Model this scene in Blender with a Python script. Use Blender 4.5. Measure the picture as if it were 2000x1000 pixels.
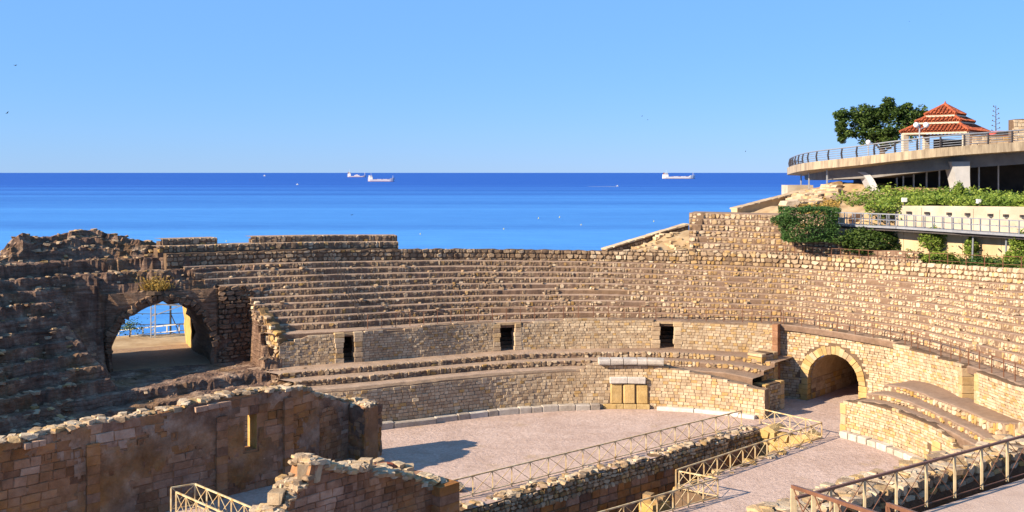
import bpy, bmesh, math, random
import numpy as np
from mathutils import Vector, noise as mnoise
from mathutils.geometry import tessellate_polygon

for o in list(bpy.data.objects): bpy.data.objects.remove(o)
scene = bpy.context.scene
rnd = random.Random(7); rng = np.random.default_rng(7)
PI = math.pi; R_ = math.radians

# ------------------------------------------------------------------ camera
FOC, H, HY = 2000.0, 17.2, 337.0          # focal length in photo pixels, eye height above the arena, horizon row
cam = bpy.data.cameras.new('camera'); camo = bpy.data.objects.new('camera', cam)
scene.collection.objects.link(camo); scene.camera = camo
camo.location = (0, 0, H); camo.rotation_euler = (R_(90), 0, 0)
cam.sensor_width = 36; cam.lens = 36; cam.shift_y = -(500 - HY) / 2000
cam.clip_start = 0.5; cam.clip_end = 150000
# ------------------------------------------------------------------ sky and sun
SUN_ELEV = R_(26); SUN_A = R_(27)
sunv = Vector((-math.cos(SUN_A) * math.cos(SUN_ELEV), -math.sin(SUN_A) * math.cos(SUN_ELEV), math.sin(SUN_ELEV)))
w = bpy.data.worlds.new('World'); scene.world = w; w.use_nodes = True
nt = w.node_tree; nt.nodes.clear()
sky = nt.nodes.new('ShaderNodeTexSky'); sky.sky_type = 'NISHITA'; sky.sun_disc = False
sky.sun_elevation = SUN_ELEV; sky.sun_rotation = math.atan2(sunv.x, sunv.y)
sky.altitude = 0; sky.air_density = 1.0; sky.dust_density = 0.0; sky.ozone_density = 6.0
hsv = nt.nodes.new('ShaderNodeHueSaturation'); hsv.inputs['Saturation'].default_value = 1.15
bg = nt.nodes.new('ShaderNodeBackground'); bg.inputs['Strength'].default_value = 0.06
wo = nt.nodes.new('ShaderNodeOutputWorld')
tint = nt.nodes.new('ShaderNodeMix'); tint.data_type = 'RGBA'; tint.blend_type = 'MULTIPLY'; tint.inputs[0].default_value = 1.0; tint.inputs[7].default_value = (0.70, 0.72, 1.26, 1)
nt.links.new(sky.outputs[0], hsv.inputs['Color']); nt.links.new(hsv.outputs[0], tint.inputs[6]); even = nt.nodes.new('ShaderNodeMix'); even.data_type = 'RGBA'; even.inputs[0].default_value = 0.6; even.inputs[7].default_value = (1.9, 4.15, 6.7, 1)
nt.links.new(tint.outputs[2], even.inputs[6]); nt.links.new(even.outputs[2], bg.inputs['Color'])
nt.links.new(bg.outputs[0], wo.inputs['Surface'])
sd = bpy.data.lights.new('sun', 'SUN'); sd.energy = 5.0; sd.angle = R_(0.5); sd.color = (1.0, 0.83, 0.61)
so = bpy.data.objects.new('sun', sd); scene.collection.objects.link(so)
so.rotation_euler = (-sunv).to_track_quat('-Z', 'Y').to_euler(); so.location = (-60, -30, 80)
scene.view_settings.view_transform = 'Standard'; scene.view_settings.look = 'None'
scene.view_settings.gamma = 1; scene.view_settings.use_curve_mapping = False
scene.view_settings.exposure = 1.35

# ------------------------------------------------------------------ pixel helpers
def P(px, py, z):                          # point at height z seen at a pixel of the 2000 px photo
    s = (py - HY) / (H - z); return Vector(((px - 1000) / s, FOC / s, z))
def PD(px, py, d):                         # point at depth d seen at a pixel
    s = FOC / d; return Vector(((px - 1000) / s, d, H - (py - HY) / s))
def n2(x, y, z=0.0): return mnoise.noise(Vector((x, y, z)))
def fbm(x, y, z=0.0, o=4):
    a, s = 0.5, 0.0
    for i in range(o):
        s += a * mnoise.noise(Vector((x, y, z))); x *= 2.03; y *= 2.03; z *= 2.03; a *= 0.5
    return s

# ------------------------------------------------------------------ materials
def mat_new(name):
    m = bpy.data.materials.new(name); m.use_nodes = True
    t = m.node_tree; b = t.nodes['Principled BSDF']
    return m, t, b
def ramp(t, stops):
    r = t.nodes.new('ShaderNodeValToRGB'); e = r.color_ramp.elements
    e[0].position, e[0].color = stops[0][0], (*stops[0][1], 1); e[1].position, e[1].color = stops[-1][0], (*stops[-1][1], 1)
    for p, c in stops[1:-1]:
        k = e.new(p); k.color = (*c, 1)
    return r
def noise_node(t, scale, detail=4, rough=0.6, coord=None, dist=0.0):
    n = t.nodes.new('ShaderNodeTexNoise'); n.inputs['Scale'].default_value = scale
    n.inputs['Detail'].default_value = detail; n.inputs['Roughness'].default_value = rough; n.inputs['Distortion'].default_value = dist
    if coord is not None: t.links.new(coord, n.inputs['Vector'])
    return n
def world_pos(t, scale=(1, 1, 1)):
    g = t.nodes.new('ShaderNodeNewGeometry')
    if scale == (1, 1, 1): return g.outputs['Position']
    mp = t.nodes.new('ShaderNodeMapping'); mp.inputs['Scale'].default_value = scale
    t.links.new(g.outputs['Position'], mp.inputs['Vector']); return mp.outputs['Vector']
def mixc(t, fac, a, b, mode='MIX'):
    m = t.nodes.new('ShaderNodeMix'); m.data_type = 'RGBA'; m.blend_type = mode
    for sock, v in ((m.inputs[0], fac), (m.inputs[6], a), (m.inputs[7], b)):
        if isinstance(v, (int, float)): sock.default_value = v
        elif isinstance(v, tuple): sock.default_value = (*v, 1)
        else: t.links.new(v, sock)
    return m.outputs[2]
def mathn(t, op, a, b=None, clamp=False):
    m = t.nodes.new('ShaderNodeMath'); m.operation = op; m.use_clamp = clamp
    for i, v in enumerate((a, b)):
        if v is None: continue
        if isinstance(v, (int, float)): m.inputs[i].default_value = v
        else: t.links.new(v, m.inputs[i])
    return m.outputs[0]
def bump(t, b, height, strength=0.5, dist=0.05):
    n = t.nodes.new('ShaderNodeBump'); n.inputs['Strength'].default_value = strength; n.inputs['Distance'].default_value = dist
    t.links.new(height, n.inputs['Height']); t.links.new(n.outputs[0], b.inputs['Normal'])

ALB = 0.70
def stone_mat(name, dark, mid, light, ochre, stain=0.5, bscale=9.0, bstr=0.6, stain_scale=0.9, strata=0.0):
    dark, mid, light, ochre = [tuple(x * ALB for x in c) for c in (dark, mid, light, ochre)]
    """tone attribute + object colour: R = lightness of the stone, G = ochre share, B = grey weathering"""
    m, t, b = mat_new(name)
    at = t.nodes.new('ShaderNodeAttribute'); at.attribute_name = 'tone'
    oi = t.nodes.new('ShaderNodeObjectInfo')
    ad = t.nodes.new('ShaderNodeVectorMath'); ad.operation = 'ADD'
    t.links.new(at.outputs['Vector'], ad.inputs[0]); t.links.new(oi.outputs['Color'], ad.inputs[1])
    sp = t.nodes.new('ShaderNodeSeparateXYZ'); t.links.new(ad.outputs[0], sp.inputs[0])
    pos = world_pos(t)
    nb = noise_node(t, 3.2, 6, 0.7, pos)
    r = mathn(t, 'ADD', sp.outputs[0], mathn(t, 'MULTIPLY', mathn(t, 'SUBTRACT', nb.outputs[0], 0.5), 0.9))
    rp = ramp(t, [(0.0, dark), (0.5, mid), (1.0, light)]); t.links.new(r, rp.inputs[0])
    no = noise_node(t, 1.7, 4, 0.6, pos)
    og = mathn(t, 'MULTIPLY', sp.outputs[1], mathn(t, 'ADD', mathn(t, 'MULTIPLY', no.outputs[0], 1.2), 0.3), True)
    c = mixc(t, og, rp.outputs[0], ochre)
    ns = noise_node(t, stain_scale, 6, 0.65, pos, 0.4)
    sr = ramp(t, [(0.42, (1, 1, 1)), (0.72, (0.32, 0.27, 0.25))]); t.links.new(ns.outputs[0], sr.inputs[0])
    c = mixc(t, stain, c, mixc(t, 1.0, c, sr.outputs[0], 'MULTIPLY'))
    c = mixc(t, sp.outputs[2], c, mixc(t, 1.0, c, (0.42, 0.40, 0.42), 'MULTIPLY'))
    if strata:
        ps = world_pos(t, (0.55, 0.55, 5.5)); n5 = noise_node(t, 1.0, 7, 0.72, ps, 0.6)
        r5 = ramp(t, [(0.36, (0.38, 0.33, 0.32)), (0.56, (1, 1, 1)), (0.74, (1.5, 1.45, 1.4))]); t.links.new(n5.outputs[0], r5.inputs[0]); c = mixc(t, strata, c, r5.outputs[0], 'MULTIPLY')
    t.links.new(c, b.inputs['Base Color']); b.inputs['Roughness'].default_value = 0.92
    b.inputs['Specular IOR Level'].default_value = 0.15
    nf = noise_node(t, bscale, 7, 0.7, pos)
    hgt = nf.outputs[0]
    if strata: hgt = mathn(t, 'ADD', mathn(t, 'MULTIPLY', nf.outputs[0], 0.5), mathn(t, 'MULTIPLY', n5.outputs[0], 1.6))
    bump(t, b, hgt, bstr, 0.08 if not strata else 0.2)
    return m
def plain_mat(name, col, rough=0.7, metal=0.0, var=0.25, scale=2.0, bstr=0.15, col2=None, bscale=20, stretch=(1, 1, 1), spec=0.3):
    m, t, b = mat_new(name)
    pos = world_pos(t, stretch)
    n = noise_node(t, scale, 6, 0.65, pos)
    c2 = col2 or tuple(x * (1 - var * 1.6) for x in col); col = tuple(x * .74 for x in col); c2 = tuple(x * .74 for x in c2)
    rp = ramp(t, [(0.35, c2), (0.65, col)]); t.links.new(n.outputs[0], rp.inputs[0])
    t.links.new(rp.outputs[0], b.inputs['Base Color'])
    b.inputs['Roughness'].default_value = rough; b.inputs['Metallic'].default_value = metal
    b.inputs['Specular IOR Level'].default_value = spec
    if bstr:
        nf = noise_node(t, bscale, 6, 0.7, pos); bump(t, b, nf.outputs[0], bstr, 0.05)
    return m
def leaf_mat(name, a, b_, c):
    m, t, b = mat_new(name)
    at = t.nodes.new('ShaderNodeAttribute'); at.attribute_name = 'tone'
    sp = t.nodes.new('ShaderNodeSeparateXYZ'); t.links.new(at.outputs['Vector'], sp.inputs[0])
    rp = ramp(t, [(0.0, a), (0.5, b_), (1.0, c)]); t.links.new(sp.outputs[0], rp.inputs[0])
    t.links.new(rp.outputs[0], b.inputs['Base Color']); b.inputs['Roughness'].default_value = 0.6
    b.inputs['Specular IOR Level'].default_value = 0.25
    tr = t.nodes.new('ShaderNodeBsdfTranslucent'); t.links.new(rp.outputs[0], tr.inputs['Color'])
    mx = t.nodes.new('ShaderNodeMixShader'); mx.inputs[0].default_value = 0.25
    t.links.new(b.outputs[0], mx.inputs[1]); t.links.new(tr.outputs[0], mx.inputs[2])
    t.links.new(mx.outputs[0], t.nodes['Material Output'].inputs['Surface'])
    return m
M = {}
OCH = (0.58, 0.35, 0.10)
M['rubble'] = stone_mat('rubble_stone', (0.15, 0.092, 0.062), (0.46, 0.33, 0.215), (0.76, 0.615, 0.44), OCH, 0.45)
M['brick'] = stone_mat('small_ashlar', (0.22, 0.135, 0.09), (0.54, 0.40, 0.265), (0.72, 0.58, 0.41), OCH, 0.4, 12, 0.4)
M['marble'] = stone_mat('weathered_marble', (0.30, 0.27, 0.25), (0.58, 0.52, 0.46), (0.78, 0.74, 0.70), OCH, 0.4, 12, 0.4, 2.0)
M['slab'] = stone_mat('ochre_slab', (0.40, 0.26, 0.10), (0.56, 0.41, 0.20), (0.70, 0.55, 0.32), OCH, 0.35, 8, 0.5, 2.0)
M['church'] = stone_mat('church_stone', (0.16, 0.085, 0.062), (0.44, 0.265, 0.19), (0.70, 0.51, 0.40), (0.50, 0.22, 0.06), 0.7, 7, 0.7, 0.7)
M['eroded'] = stone_mat('eroded_concrete', (0.11, 0.066, 0.052), (0.32, 0.205, 0.152), (0.66, 0.50, 0.37), (0.42, 0.24, 0.07), 0.45, 4, 1.0, 0.8, 0.65)
M['mortar'] = stone_mat('mortar', (0.09, 0.055, 0.036), (0.19, 0.125, 0.082), (0.32, 0.225, 0.15), OCH, 0.45, 9, 0.6)
M['mortar_l'] = stone_mat('pale_mortar', (0.16, 0.105, 0.075), (0.33, 0.235, 0.165), (0.46, 0.34, 0.25), OCH, 0.4, 9, 0.6)
M['earth'] = stone_mat('tread_earth', (0.18, 0.115, 0.082), (0.34, 0.23, 0.165), (0.50, 0.365, 0.275), OCH, 0.3, 10, 0.5)
M['metal_cream'] = plain_mat('cream_paint_rail', (0.72, 0.62, 0.40), 0.5, 0, 0.15, 3, 0, (0.50, 0.30, 0.12))
M['metal_brown'] = plain_mat('brown_paint_rail', (0.24, 0.11, 0.065), 0.45, 0, 0.2, 3, 0)
M['metal_olive'] = plain_mat('olive_paint_post', (0.66, 0.52, 0.32), 0.45, 0, 0.2, 3, 0)
M['metal_grey'] = plain_mat('grey_metal', (0.50, 0.52, 0.56), 0.4, 0.3, 0.15, 3, 0)
M['metal_dark'] = plain_mat('dark_metal', (0.07, 0.06, 0.06), 0.5, 0, 0.2, 3, 0)
M['concrete'] = plain_mat('concrete', (0.58, 0.51, 0.41), 0.85, 0, 0.22, 0.6, 0.3, (0.42, 0.35, 0.27), 14)
M['fascia'] = plain_mat('fascia_concrete', (0.50, 0.405, 0.285), 0.85, 0, 0.22, 1.0, 0.3, (0.24, 0.185, 0.135), 14, (2.2, 2.2, 0.35))
M['girder'] = plain_mat('girder_concrete', (0.24, 0.225, 0.22), 0.85, 0, 0.22, 0.6, 0.3)  # darker concrete: the shade under the deck overhang is in its colour
M['pier'] = plain_mat('pier_concrete', (0.46, 0.46, 0.48), 0.8, 0, 0.12, 0.8, 0.2)
M['steel'] = plain_mat('galvanised_steel', (0.33, 0.35, 0.40), 0.45, 0.3, 0.15, 3, 0)
M['concrete_tan'] = plain_mat('tan_concrete', (0.60, 0.47, 0.30), 0.85, 0, 0.2, 0.5, 0.3, (0.46, 0.33, 0.19), 14, (1, 1, 0.4))
M['white'] = plain_mat('white_paint', (0.78, 0.78, 0.76), 0.5, 0, 0.06, 2, 0)
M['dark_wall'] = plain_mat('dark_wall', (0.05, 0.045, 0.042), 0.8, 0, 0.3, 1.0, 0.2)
M['roof'] = plain_mat('roof_tile', (0.50, 0.13, 0.05), 0.75, 0, 0.35, 2.2, 0.2, (0.22, 0.045, 0.02))
M['bark'] = plain_mat('bark', (0.12, 0.08, 0.055), 0.9, 0, 0.3, 6, 0.6)
M['leaf_dark'] = leaf_mat('dark_leaves', (0.012, 0.03, 0.006), (0.048, 0.088, 0.016), (0.15, 0.20, 0.04))
M['leaf_ivy'] = leaf_mat('ivy_leaves', (0.015, 0.045, 0.012), (0.04, 0.095, 0.022), (0.09, 0.17, 0.04))
M['leaf_bright'] = leaf_mat('bright_leaves', (0.05, 0.10, 0.012), (0.14, 0.21, 0.03), (0.28, 0.33, 0.06))
M['leaf_dry'] = leaf_mat('dry_grass', (0.20, 0.13, 0.03), (0.34, 0.22, 0.05), (0.46, 0.33, 0.10))
M['red'] = plain_mat('red_barrier', (0.62, 0.09, 0.05), 0.5, 0, 0.1, 3, 0)
M['yellow'] = plain_mat('yellow_buoy', (0.80, 0.66, 0.15), 0.5, 0, 0.1, 3, 0)
M['bird'] = plain_mat('bird_feathers', (0.05, 0.05, 0.06), 0.7, 0, 0.2, 3, 0)
M['rust'] = plain_mat('rust_hull', (0.30, 0.13, 0.12), 0.6, 0, 0.2, 0.05, 0)
M['hull'] = plain_mat('pale_hull', (0.66, 0.62, 0.70), 0.6, 0, 0.1, 0.05, 0)
def glass_mat():
    m, t, b = mat_new('globe_glass'); b.inputs['Base Color'].default_value = (0.82, 0.80, 0.82, 1); b.inputs['Roughness'].default_value = 0.15
    b.inputs['Transmission Weight'].default_value = 0.25; return m
M['globe'] = glass_mat()

def sand_mat():
    m, t, b = mat_new('arena_sand')
    pos = world_pos(t)
    n1 = noise_node(t, 0.16, 5, 0.6, pos); n3 = noise_node(t, 5.0, 5, 0.8, pos)
    rp = ramp(t, [(0.3, (0.44, 0.325, 0.28)), (0.7, (0.55, 0.425, 0.375))]); t.links.new(n1.outputs[0], rp.inputs[0])
    r3 = ramp(t, [(0.30, (0.55, 0.52, 0.5)), (0.62, (1, 1, 1))]); t.links.new(n3.outputs[0], r3.inputs[0])
    c = mixc(t, 0.8, rp.outputs[0], r3.outputs[0], 'MULTIPLY')
    n6 = noise_node(t, 0.9, 6, 0.7, pos, 0.8); r6 = ramp(t, [(0.35, (0.82, 0.79, 0.76)), (0.6, (1, 1, 1)), (0.75, (1.1, 1.08, 1.05))]); t.links.new(n6.outputs[0], r6.inputs[0]); c = mixc(t, 0.9, c, r6.outputs[0], 'MULTIPLY')
    # a damp ochre stain on the near half of the floor
    n4 = noise_node(t, 0.35, 3, 0.5, pos); r4 = ramp(t, [(0.62, (0, 0, 0)), (0.72, (1, 1, 1))]); t.links.new(n4.outputs[0], r4.inputs[0])
    c = mixc(t, mathn(t, 'MULTIPLY', r4.outputs[0], 0.35), c, (0.30, 0.20, 0.085))
    t.links.new(c, b.inputs['Base Color']); b.inputs['Roughness'].default_value = 0.95; b.inputs['Specular IOR Level'].default_value = 0.1
    n2_ = noise_node(t, 2.6, 5, 0.75, pos)
    bump(t, b, n2_.outputs[0], 0.9, 0.10)
    return m
M['sand'] = sand_mat()
M['plaster'] = stone_mat('old_plaster', (0.13, 0.07, 0.05), (0.38, 0.24, 0.17), (0.72, 0.54, 0.42), (0.50, 0.23, 0.06), 0.75, 5, 1.0, 0.55)
M['soil'] = plain_mat('sandy_soil', (0.56, 0.42, 0.26), 0.95, 0, 0.3, 0.5, 0.7, (0.36, 0.24, 0.13), 3, spec=0.1)
M['paving'] = plain_mat('terrace_paving', (0.60, 0.46, 0.39), 0.9, 0, 0.2, 1.2, 0.5, (0.50, 0.37, 0.31), 12, spec=0.1)

def sea_mat():
    m, t, b = mat_new('sea_water')
    pos = world_pos(t, (0.0005, 0.0062, 1))
    n = noise_node(t, 1.0, 4, 0.55, pos, 0.3)
    pos2 = world_pos(t, (0.035, 0.16, 1)); nn = noise_node(t, 1.0, 4, 0.6, pos2)
    v = mathn(t, 'ADD', mathn(t, 'MULTIPLY', n.outputs[0], 0.66), mathn(t, 'MULTIPLY', nn.outputs[0], 0.34))
    g = t.nodes.new('ShaderNodeNewGeometry'); sx = t.nodes.new('ShaderNodeSeparateXYZ'); t.links.new(g.outputs['Position'], sx.inputs[0])
    mf = t.nodes.new('ShaderNodeMapRange'); mf.inputs[1].default_value = 1200; mf.inputs[2].default_value = 5000; mf.inputs[3].default_value = 1; mf.inputs[4].default_value = 0.25; t.links.new(sx.outputs[1], mf.inputs[0])
    v = mathn(t, 'ADD', mathn(t, 'MULTIPLY', mathn(t, 'SUBTRACT', v, 0.44), mf.outputs[0]), 0.44)
    rp = ramp(t, [(0.34, (0.009, 0.058, 0.30)), (0.50, (0.015, 0.082, 0.37)), (0.68, (0.036, 0.15, 0.50))])
    t.links.new(v, rp.inputs[0])
    g = t.nodes.new('ShaderNodeNewGeometry'); sx = t.nodes.new('ShaderNodeSeparateXYZ'); t.links.new(g.outputs['Position'], sx.inputs[0])
    mr = t.nodes.new('ShaderNodeMapRange'); mr.inputs[1].default_value = 380; mr.inputs[2].default_value = 3200; mr.inputs[3].default_value = 1; mr.inputs[4].default_value = 0; t.links.new(sx.outputs[1], mr.inputs[0])
    sh = mathn(t, 'MULTIPLY', mathn(t, 'POWER', mr.outputs[0], 2.0), mathn(t, 'ADD', mathn(t, 'MULTIPLY', v, 1.8), -0.1), True)   # shallower, sandy-bottomed water near the coast
    cs = mixc(t, sh, rp.outputs[0], (0.075, 0.27, 0.60))
    t.links.new(cs, b.inputs['Base Color'])
    b.inputs['Roughness'].default_value = 0.55; b.inputs['Specular IOR Level'].default_value = 0.12
    pw = world_pos(t, (0.25, 0.7, 1)); nb = noise_node(t, 1.0, 5, 0.6, pw)
    bump(t, b, nb.outputs[0], 0.6, 0.6)
    return m
M['sea'] = sea_mat()

# ------------------------------------------------------------------ mesh helpers
COL = scene.collection
class MB:
    def __init__(s): s.v, s.f, s.t = [], [], []
    def add(s, vs, fs, tone=(0.5, 0, 0)):
        o = len(s.v); s.v.extend(tuple(x) for x in vs); s.f.extend(tuple(i + o for i in f) for f in fs); s.t.extend([tone] * len(vs))
    def box(s, c, d, rz=0, tone=(0.5, 0, 0)):
        cx, cy, cz = c; ca, sa = math.cos(rz), math.sin(rz); vs = []
        for z in (-.5, .5):
            for x, y in ((-.5, -.5), (.5, -.5), (.5, .5), (-.5, .5)):
                X, Y = x * d[0], y * d[1]; vs.append((cx + X * ca - Y * sa, cy + X * sa + Y * ca, cz + z * d[2]))
        s.add(vs, [(3, 2, 1, 0), (4, 5, 6, 7), (0, 1, 5, 4), (1, 2, 6, 5), (2, 3, 7, 6), (3, 0, 4, 7)], tone)
    def beam(s, a, b, w, h=None, tone=(0.5, 0, 0)):
        a, b = Vector(a), Vector(b); h = h or w; d = (b - a)
        if d.length < 1e-6: return
        d.normalize(); up = Vector((0, 0, 1)) if abs(d.z) < 0.95 else Vector((0, 1, 0))
        x = d.cross(up).normalized() * w / 2; y = x.cross(d).normalized() * h / 2
        vs = [a - x - y, a + x - y, a + x + y, a - x + y, b - x - y, b + x - y, b + x + y, b - x + y]
        s.add(vs, [(0, 1, 2, 3), (7, 6, 5, 4), (0, 4, 5, 1), (1, 5, 6, 2), (2, 6, 7, 3), (3, 7, 4, 0)], tone)
    def tube(s, pts, rad, n=8, tone=(0.5, 0, 0), cap=True):
        pts = [Vector(p) for p in pts]; rad = rad if hasattr(rad, '__len__') else [rad] * len(pts); vs = []; fs = []
        for i, p in enumerate(pts):
            d = (pts[min(i + 1, len(pts) - 1)] - pts[max(i - 1, 0)]).normalized()
            up = Vector((0, 0, 1)) if abs(d.z) < 0.9 else Vector((1, 0, 0))
            x = d.cross(up).normalized(); y = x.cross(d).normalized()
            for k in range(n):
                a = 2 * PI * k / n; vs.append(p + x * math.cos(a) * rad[i] + y * math.sin(a) * rad[i])
        for i in range(len(pts) - 1):
            for k in range(n):
                a, b = i * n + k, i * n + (k + 1) % n; fs.append((a, a + n, b + n, b))
        if cap: fs.append(tuple(range(n))); fs.append(tuple((len(pts) - 1) * n + k for k in range(n))[::-1])
        s.add(vs, fs, tone)
    def lathe(s, c, prof, n=12, tone=(0.5, 0, 0)):
        vs = []; fs = []
        for r, z in prof:
            for k in range(n): a = 2 * PI * k / n; vs.append((c[0] + r * math.cos(a), c[1] + r * math.sin(a), c[2] + z))
        for i in range(len(prof) - 1):
            for k in range(n): a, b = i * n + k, i * n + (k + 1) % n; fs.append((a, b, b + n, a + n))
        fs.append(tuple(range(n))[::-1]); fs.append(tuple((len(prof) - 1) * n + k for k in range(n)))
        s.add(vs, fs, tone)
    def grid(s, V, nu, nv, tone=(0.5, 0, 0), skip=None, tones=None):
        o = len(s.v); s.v.extend(tuple(x) for x in V); s.t.extend(tones if tones is not None else [tone] * len(V))
        for i in range(nu - 1):
            for j in range(nv - 1):
                if skip and skip(i, j): continue
                a = o + i * nv + j; s.f.append((a, a + nv, a + nv + 1, a + 1))
    def mesh(s, name):
        me = bpy.data.meshes.new(name); me.from_pydata(s.v, [], s.f)
        at = me.attributes.new('tone', 'FLOAT_COLOR', 'POINT')
        arr = np.ones((len(s.v), 4), np.float32); arr[:, :3] = np.array(s.t, np.float32).reshape(-1, 3); at.data.foreach_set('color', arr.ravel())
        me.update(); return me
    def build(s, name, mat, parent=None, smooth=False, loc=None):
        return link(name, s.mesh(name), mat, parent, smooth, loc)
def link(name, me, mat, parent=None, smooth=False, loc=None):
    o = bpy.data.objects.new(name, me); COL.objects.link(o)
    if mat is not None and not me.materials: me.materials.append(M[mat] if isinstance(mat, str) else mat)
    o.color = (0, 0, 0, 1)
    if smooth: me.polygons.foreach_set('use_smooth', [True] * len(me.polygons))
    if loc is not None: o.location = loc
    if parent is not None:
        o.parent = parent; pl = parent_loc(parent)
        o.location = Vector(o.location) - pl
    return o
def parent_loc(p):
    l = Vector(p.location)
    while p.parent: p = p.parent; l += Vector(p.location)
    return l
def thing(name, label, cat, loc=(0, 0, 0), group=None):
    o = bpy.data.objects.new(name, None); COL.objects.link(o); o.location = loc; o.empty_display_size = 0.3
    return tag(o, label, cat, group)
def tag(o, label, cat, group=None):
    o['label'] = label; o['category'] = cat
    if group: o['group'] = group
    return o
def struct(o, label=None):
    o['kind'] = 'structure'
    if label: o['label'] = label
    return o

# stone templates (unit size, local x along the wall, -y outward, z up)
def make_template(kind, seed):
    r = random.Random(seed)
    n = 4 if kind == 'brick' else 7
    if kind == 'brick':
        ring = [(-.5, -.5), (.5, -.5), (.5, .5), (-.5, .5)]; j = 0.05; ins = 0.90
    else:
        ring = []
        for k in range(n):
            a = 2 * PI * (k + r.uniform(-.25, .25)) / n + r.random()
            c, s_ = math.cos(a), math.sin(a); q = 0.5 / max(abs(c), abs(s_)) ** 0.85
            ring.append((c * q, s_ * q))
        j = 0.06; ins = 0.86
    ring = [(x + r.uniform(-j, j), z + r.uniform(-j, j)) for x, z in ring]
    vs = [(x, .5, z) for x, z in ring] + [(x, -.22 if kind != 'brick' else -.34, z) for x, z in ring]
    tl, tm = r.uniform(-.09, .09), r.uniform(-.09, .09)
    vs += [(x * ins, -.5 + (tl * x + tm * z) * 2 * (0.6 if kind == 'brick' else 1) + r.uniform(-.05, .05), z * ins) for x, z in ring]
    fs = []
    for L in (0, n):
        for k in range(n):
            a, b = L + k, L + (k + 1) % n; fs.append((a, b, b + n, a + n))
    fs.append(tuple(range(n))[::-1]); fs.append(tuple(range(2 * n, 3 * n)))
    return np.array(vs, np.float64), fs
TPL = {k: [make_template(k, i * 13 + 5) for i in range(8)] for k in ('brick', 'rubble')}
TPLMESH = {}
def tpl_mesh(kind, i, mat):
    key = (kind, i, mat)
    if key not in TPLMESH:
        me = bpy.data.meshes.new('stone_shape'); v, f = TPL[kind][i]; me.from_pydata(v.tolist(), [], f); me.update()
        me.materials.append(M[mat]); TPLMESH[key] = me
    return TPLMESH[key]
def merge_stones(name, st, kind, mat, parent, as_stuff=True):
    """st: list of (x,y,z,ang,L,D,Hh,tone,tilt)"""
    if not st: return None
    VV = []; FF = []; TT = []; off = 0
    tid = [rnd.randrange(8) for _ in st]
    for ti in range(8):
        idx = [i for i in range(len(st)) if tid[i] == ti]
        if not idx: continue
        v, f = TPL[kind][ti]; nv = len(v)
        A = np.array([[*st[i][:7], st[i][8]] for i in idx]); T = np.array([st[i][7] for i in idx])
        x = v[None, :, 0] * A[:, 4:5]; y = v[None, :, 1] * A[:, 5:6]; z = v[None, :, 2] * A[:, 6:7]
        ct, s_ = np.cos(A[:, 7:8]), np.sin(A[:, 7:8]); x, z = x * ct - z * s_, x * s_ + z * ct
        c, s2 = np.cos(A[:, 3:4]), np.sin(A[:, 3:4])
        W = np.stack([A[:, 0:1] + x * c - y * s2, A[:, 1:2] + x * s2 + y * c, A[:, 2:3] + z], -1).reshape(-1, 3)
        VV.append(W); TT.append(np.repeat(T, nv, 0))
        for k in range(len(idx)):
            b = off + k * nv; FF.extend([tuple(q + b for q in ff) for ff in f])
        off += len(W)
    me = bpy.data.meshes.new(name); me.from_pydata(np.concatenate(VV).tolist(), [], FF)
    at = me.attributes.new('tone', 'FLOAT_COLOR', 'POINT'); T = np.concatenate(TT); arr = np.ones((len(T), 4), np.float32); arr[:, :3] = T
    at.data.foreach_set('color', arr.ravel()); me.update()
    o = link(name, me, mat, parent)
    if as_stuff: o['kind'] = 'stuff'
    return o
def put_stones(parent, st, kind, mat, name='stone', stuff='small_stones', maxparts=300, minpx=8.5):
    """the stones that show largest become parts of their own, the rest one joined part"""
    sc = []
    for i, q in enumerate(st):
        d = max(q[1], 1.0); s = FOC / d; px = 1000 + q[0] * s; py = HY + (H - q[2]) * s
        size = s * math.sqrt(q[4] * q[6])
        ok = -5 < px < 2005 and -5 < py < 1005 and s * max(q[4], q[6]) >= minpx
        sc.append((size if ok else 0, i))
    sc.sort(reverse=True); big = [i for z, i in sc[:maxparts] if z > 0]; bs = set(big)
    pl = parent_loc(parent)
    for i in big:
        x, y, z, ang, L, D, Hh, tone, tilt = st[i]
        o = bpy.data.objects.new(name, tpl_mesh(kind, rnd.randrange(8), mat)); COL.objects.link(o)
        o.parent = parent; o.location = (x - pl.x, y - pl.y, z - pl.z); o.scale = (L, D, Hh)
        o.rotation_euler = (0, -tilt, ang); o.color = (*tone, 1)
    merge_stones(stuff, [q for i, q in enumerate(st) if i not in bs], kind, mat, parent)

class Path:
    def __init__(s, pts):
        s.p = np.array([(q[0], q[1]) for q in pts], float); d = np.hypot(*np.diff(s.p, axis=0).T); s.s = np.concatenate([[0], np.cumsum(d)]); s.L = s.s[-1]
    def xy(s, t, off=0.0):
        x = np.interp(t, s.s, s.p[:, 0]); y = np.interp(t, s.s, s.p[:, 1])
        if off:
            tx, ty = s.tan(t); x += ty * off; y -= tx * off
        return x, y
    def tan(s, t):
        a, b = max(t - .25, 0), min(t + .25, s.L)
        if b - a < 1e-6: a, b = 0, s.L
        x0, y0 = np.interp(a, s.s, s.p[:, 0]), np.interp(a, s.s, s.p[:, 1]); x1, y1 = np.interp(b, s.s, s.p[:, 0]), np.interp(b, s.s, s.p[:, 1])
        l = math.hypot(x1 - x0, y1 - y0) or 1; return (x1 - x0) / l, (y1 - y0) / l
def K(v): return v if callable(v) else (lambda s, v=v: v)
def tone_std(och=0.12, grey=0.1, lo=0.15, hi=0.95):
    def f(x, y, z):
        o = rnd.random(); g = 0.0
        if o < och: g = rnd.uniform(0.4, 1.0)
        return (rnd.uniform(lo, hi), g, rnd.uniform(0.2, 0.7) if rnd.random() < grey else 0.0)
    return f
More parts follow.
